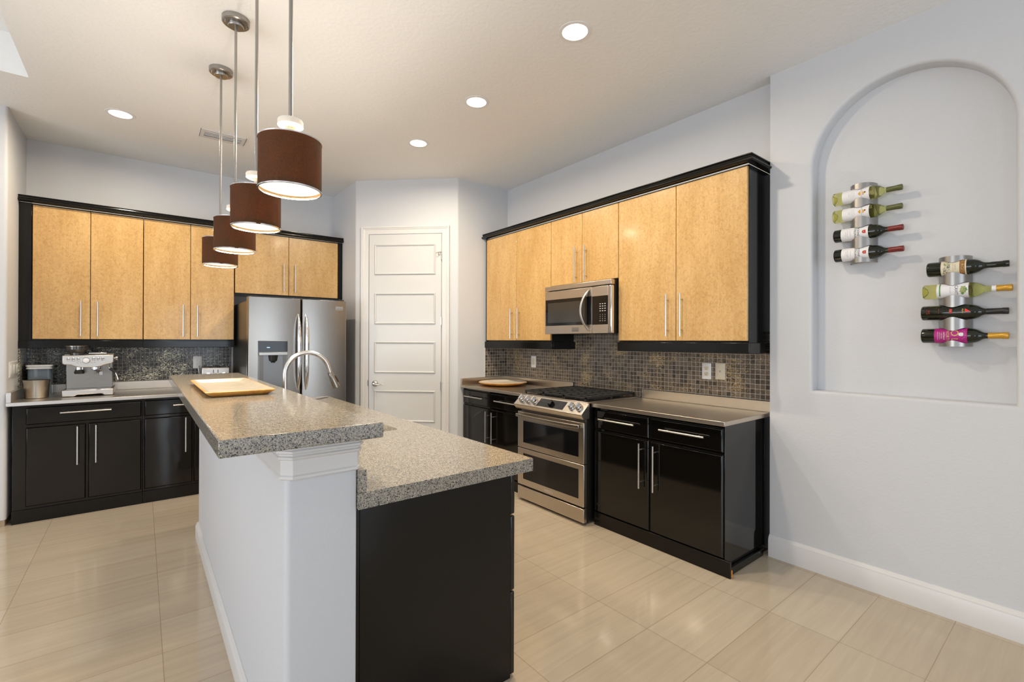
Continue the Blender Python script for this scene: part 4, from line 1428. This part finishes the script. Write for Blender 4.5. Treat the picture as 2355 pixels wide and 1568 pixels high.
# toaster
t = thing('toaster', 'stainless two-lever toaster on the left counter, half hidden by the bar top', 'toaster', (0.571, 5.52, ZT))
MB().box(0.456, 0.688, 5.405, 5.655, ZT + 0.008, 1.112).build('body', COUNTL, t, bevel=0.008, seg=3)
for x in (0.48, 0.664):
    for y in (5.43, 5.63):
        MB().cyl((x, y, ZT + 0.0003), (x, y, ZT + 0.009), 0.010).build('foot', BLACKP, t)
for x in (0.535, 0.610):
    MB().box(x - 0.014, x + 0.014, 5.44, 5.62, 1.1122, 1.114).build('slot', BLACKP, t)
for x in (0.551, 0.589):
    MB().box(x - 0.003, x + 0.003, 5.4035, 5.4049, 1.010, 1.092).build('lever_track', BLACKP, t)
    MB().box(x - 0.013, x + 0.013, 5.375, 5.4033, 1.050, 1.062).build('lever', CHROME, t, bevel=0.003)
for x in (0.505, 0.640):
    MB().lathe([(0, 0), (0.024, 0), (0.022, 0.016), (0, 0.018)], (x, 5.4047, 1.043), (0, -1, 0), 24).build('knob', CHROME, t)
MB().text('Breville', 0.014, lambda x, y: (0.640 + x, 5.4044, 1.083 + y)).build('lettering', PALE, t)
MB().tube([(0.47, 5.66, 1.02), (0.462, 5.69, 1.04), (0.455, 5.70, 1.075), (0.452, 5.705, 1.105), (0.450, 5.718, 1.120)], 0.007, 10).build('power_cord', PALE, t)

# ------------------------------------------------------------------ wine racks and bottles
BX = 3.222
RB = 0.0375


def rack(yc, zs, label):
    zs = sorted(zs)
    t = thing('wine_rack', label, 'wine rack', (3.283, yc, (zs[0] + zs[-1]) / 2), 'steel wine racks in the niche')
    N = 28
    m = MB()
    hh = []
    for k in range(N + 1):
        th = math.radians(-90 + 180 * k / N)
        y = yc - 0.061 * math.sin(th)
        x = 3.279 - 0.088 * math.cos(th)
        d = abs(x - BX)
        h = math.sqrt(max((RB + 0.002) ** 2 - d * d, 0)) if d < RB + 0.002 else 0.0
        hh.append((x, y, h))
    edges = []
    pitch = (zs[-1] - zs[0]) / (len(zs) - 1)
    segs = [(zs[0], None, -1)] + [(zs[i], zs[i + 1], 0) for i in range(len(zs) - 1)] + [(zs[-1], None, 1)]
    for a, b, kind in segs:
        vs = []
        for x, y, h in hh:
            if kind == 0:
                lo, hi = a + h, b - h
            elif kind == -1:
                lo, hi = a - 0.055, a - h
            else:
                lo, hi = a + h, a + 0.058
            vs += [(x, y, lo), (x, y, (lo + hi) / 2), (x, y, hi)]
        fs = []
        for k in range(N):
            for j in range(2):
                fs.append((k * 3 + j, k * 3 + 3 + j, k * 3 + 4 + j, k * 3 + 1 + j))
        m.add(vs, fs)
    o = m.build('curved_band', RACKM, t, smooth=60)
    s_ = o.modifiers.new('gauge', 'SOLIDIFY')
    s_.thickness = 0.002
    s_.offset = 1
    es = o.modifiers.new('crease', 'EDGE_SPLIT')
    es.split_angle = math.radians(40)
    MB().box(3.2808, 3.2838, yc - 0.045, yc + 0.045, zs[0] - 0.05, zs[-1] + 0.05).build('wall_plate', BRUSH, t)
    return t


BR = Matrix(((-1, 0, 0), (0, 0, -1), (0, -1, 0)))
# matrix columns: local x -> -X, local y -> -Z, local z -> -Y
BR = Matrix((Vector((-1, 0, 0)), Vector((0, 0, -1)), Vector((0, -1, 0)))).transposed()


def bottle(label, y, z, glass, foil, foil0, length, lab, shoulder=0.205, neck_r=0.0138, band=None, tilt=0.0):
    t = thing('wine_bottle', label, 'bottle', (BX, y, z), 'wine bottles in the wall racks')
    t.rotation_euler = (BR @ Matrix.Rotation(tilt, 3, 'Y')).to_euler()
    r = 0.0370
    s_ = shoulder
    prof = [(0, 0.022), (0.012, 0.018), (0.026, 0.004), (0.031, 0.0), (r - 0.002, 0.002), (r, 0.007), (r, s_ - 0.022), (r * 0.985, s_ - 0.012), (r * 0.94, s_ - 0.003), (r * 0.86, s_ + 0.006), (r * 0.72, s_ + 0.016), (r * 0.56, s_ + 0.023), (neck_r + 0.003, s_ + 0.029), (neck_r + 0.0008, s_ + 0.036), (neck_r, s_ + 0.044), (neck_r, length - 0.004), (neck_r - 0.002, length), (0, length)]
    MB().lathe(prof, seg=36).build('glass', glass, t, local=True, smooth=50)
    if foil:
        fr_ = neck_r + 0.0007
        MB().lathe([(fr_, foil0), (fr_, length - 0.022), (fr_ + 0.0012, length - 0.020), (fr_ + 0.0012, length - 0.001), (fr_ - 0.001, length + 0.001), (0, length + 0.001)], seg=28).build('foil_cap', foil, t, local=True)
    if band:
        MB().lathe([(neck_r + 0.0008, band[0]), (neck_r + 0.0008, band[1])], seg=28).build('neck_band', PAPER, t, local=True)
    rl = r + 0.0006

    def cyl(x, zz, out=0.0):
        a = x / rl
        return ((rl + out) * math.cos(a), (rl + out) * math.sin(a), zz)
    if lab:
        mats, z0, z1, draw = lab
        m = MB()
        if z0 is not None:
            N = 40
            for k in range(N):
                xa = -2.6 * rl + 5.2 * rl * k / N
                xb = -2.6 * rl + 5.2 * rl * (k + 1) / N
                m.add([cyl(xa, z0), cyl(xb, z0), cyl(xb, z1), cyl(xa, z1)], [(0, 1, 2, 3)], 0)

        def patch(xa, xb, za, zb, mi, out=0.0004):
            n_ = max(1, int(abs(xb - xa) / 0.004))
            for k in range(n_):
                p, q_ = xa + (xb - xa) * k / n_, xa + (xb - xa) * (k + 1) / n_
                m.add([cyl(p, za, out), cyl(q_, za, out), cyl(q_, zb, out), cyl(p, zb, out)], [(0, 1, 2, 3)], mi)

        def txt(s2, size, x, zz, mi, sx=1.0):
            m.text(s2, size, lambda a, b: cyl(a + x, b + zz, 0.0010), mi, font_scale_x=sx)

        def poly(pts, mi):
            b2 = bmesh.new()
            f2 = b2.faces.new([b2.verts.new((p[0], p[1], 0)) for p in pts])
            bmesh.ops.triangulate(b2, faces=[f2])
            bmesh.ops.subdivide_edges(b2, edges=b2.edges, cuts=3, use_grid_fill=True)
            b2.verts.index_update()
            m.add([cyl(v.co.x, v.co.y, 0.0007) for v in b2.verts], [[v.index for v in f.verts] for f in b2.faces], mi)
            b2.free()
        draw(patch, txt, poly)
        m.build('label', mats, t, local=True)
    return t


def lab_kj(patch, txt, poly):
    def leaf(cx, cz, s2, mi, up=1):
        poly([(cx + s2 * a, cz + up * s2 * b) for a, b in ((-1, 0), (-0.75, 0.55), (-0.4, 0.35), (-0.15, 0.95), (0, 1.25), (0.2, 0.9), (0.45, 0.4), (0.8, 0.6), (1, 0))], mi)
    leaf(0.000, 0.1485, 0.0105, 2)
    leaf(0.000, 0.1390, 0.0105, 2, -1)
    poly([(p[0], p[1]) for p in circle2(-0.004, 0.1600, 0.0045, 12)], 3)
    txt('KENDALL-JACKSON', 0.0062, 0, 0.1437, 1)
    for z, w in ((0.108, 0.014), (0.100, 0.018), (0.090, 0.010), (0.083, 0.008)):
        patch(-w, w, z, z + 0.0009, 1)


def lab_rs(patch, txt, poly):
    k = 0.152
    poly([(-0.009, k + 0.008), (-0.009, k - 0.003), (-0.006, k - 0.008), (0, k - 0.010), (0.006, k - 0.008), (0.009, k - 0.003), (0.009, k + 0.008)], 2)
    txt('RS', 0.0055, 0, k - 0.001, 0)
    txt('RODNEY', 0.0150, 0, 0.1240, 1)
    txt('STRONG', 0.0150, 0, 0.1090, 1)
    for z, w in ((0.086, 0.016), (0.072, 0.020), (0.064, 0.013)):
        patch(-w, w, z, z + 0.0010, 3)


def lab_bg(patch, txt, poly):
    patch(-0.045, 0.045, 0.126, 0.1445, 1)
    txt('BURGESS', 0.0180, 0, 0.1350, 2)
    txt('CABERNET', 0.0055, 0, 0.110, 3)
    patch(-0.020, 0.020, 0.102, 0.1028, 3)
    random.seed(3)
    for k in range(70):
        x, z = random.uniform(-0.042, 0.042), random.uniform(0.066, 0.090)
        w = random.uniform(0.0015, 0.004)
        poly([(x - w, z), (x, z - w * 0.8), (x + w, z + w * 0.3), (x, z + w)], random.choice((3, 4, 5)))


def lab_cv(patch, txt, poly):
    patch(-0.045, 0.030, 0.0660, 0.0710, 1)
    txt('CAVIT', 0.0175, 0.0, 0.130, 2)
    txt('PINOT GRIGIO', 0.0050, 0, 0.108, 3)
    for cx, cz, s2, mi in ((-0.008, 0.154, 0.011, 4), (0.008, 0.158, 0.0095, 4), (-0.001, 0.163, 0.009, 1), (0.006, 0.149, 0.008, 4), (-0.014, 0.160, 0.006, 4), (0.017, 0.153, 0.007, 1)):
        poly([(cx + s2 * math.cos(a) * (1 + 0.25 * math.cos(5 * a)), cz + s2 * 0.8 * math.sin(a) * (1 + 0.25 * math.cos(5 * a))) for a in [2 * PI * k / 20 for k in range(20)]], mi)


def lab_dk(patch, txt, poly):
    txt('2012', 0.010, -0.004, 0.033, 0)
    txt('NAPA VALLEY', 0.0045, -0.004, 0.025, 0)
    txt('RED WINE', 0.0050, -0.006, 0.071, 0)
    patch(-0.017, 0.005, 0.110, 0.121, 0)
    txt('III', 0.006, -0.006, 0.1155, 1)
    txt('Alpha', 0.010, -0.006, 0.160, 1)
    poly([(-0.018, 0.167), (0.000, 0.167), (-0.002, 0.188)], 2)


def lab_mg(patch, txt, poly):
    txt('O', 0.043, -0.014, 0.1290, 1)
    txt('L', 0.036, 0.020, 0.1290, 1)
    txt('NORTH', 0.0170, 0.002, 0.1040, 1)
    txt('red blend', 0.0100, 0.0, 0.0910, 2)
    txt('OLD VINE', 0.0065, 0.0, 0.0810, 2)
    for z, w in ((0.0730, 0.018), (0.0660, 0.022)):
        patch(-w, w, z, z + 0.0010, 2)
    k = 0.152
    poly([(-0.016, k), (-0.013, k - 0.006), (-0.007, k - 0.008), (-0.001, k - 0.006), (0.002, k), (0.001, k + 0.009), (-0.003, k + 0.005), (-0.007, k + 0.011), (-0.011, k + 0.005), (-0.015, k + 0.009)], 2)
    for j in range(6):
        a = math.radians(-60 + 24 * j)
        x, z = -0.007 + 0.026 * math.sin(a), 0.148 + 0.021 * math.cos(a)
        poly([(x - 0.0012, z), (x, z - 0.0012), (x + 0.0012, z), (x, z + 0.0012)], 2)


rack(0.853, [2.227, 2.124, 2.008, 1.891], 'curved steel wine rack holding four bottles, higher in the niche')
rack(0.465, [1.760, 1.645, 1.535, 1.417], 'curved steel wine rack holding four bottles, lower in the niche')
KJ = ([PAPER, GINK, AMBER, BROWNI], 0.050, 0.178, lab_kj)
RSL = ([PAPER, INK, REDI, GINK], 0.040, 0.170, lab_rs)
bottle('pale green white wine bottle, topmost in the higher rack', 0.986, 2.224, WHITEW, GREENF, 0.250, 0.318, KJ, shoulder=0.208)
bottle('pale green white wine bottle, second from the top in the higher rack', 0.986, 2.122, WHITEW, GREENF, 0.250, 0.318, KJ, shoulder=0.208)
bottle('dark wine bottle with white label and red foil, third down in the higher rack', 0.982, 2.006, WINE, REDF, 0.252, 0.318, RSL, shoulder=0.206)
bottle('dark red wine bottle with white label and red foil, lowest in the higher rack', 0.980, 1.890, WINE, REDF, 0.252, 0.318, RSL, shoulder=0.206)
bottle('dark wine bottle with cream label and no bright foil, topmost in the lower rack', 0.564, 1.759, WINE, WINE, 0.232, 0.294, ([CREAMP, BROWNI, GOLDI, GINK, OLIVE, INK], 0.056, 0.150, lab_bg), shoulder=0.179)
bottle('yellow green white wine bottle with gold cap, second from the top in the lower rack', 0.580, 1.644, WHITEW, GOLD, 0.267, 0.320, ([PAPER, GREENI, INK, GINK, OLIVE], 0.056, 0.174, lab_cv), shoulder=0.197, band=(0.252, 0.267))
bottle('black wine bottle with small red triangle and no paper label, in the lower rack', 0.586, 1.534, WINE, BLACKP, 0.240, 0.314, ([REDI, GOLDI, BRED], None, None, lab_dk), shoulder=0.199)
bottle('dark wine bottle with magenta label and gold cap, lowest in the lower rack', 0.586, 1.416, WINE, GOLD, 0.245, 0.314, ([MAGENTA, GOLDI, PALE], 0.053, 0.175, lab_mg), shoulder=0.199)
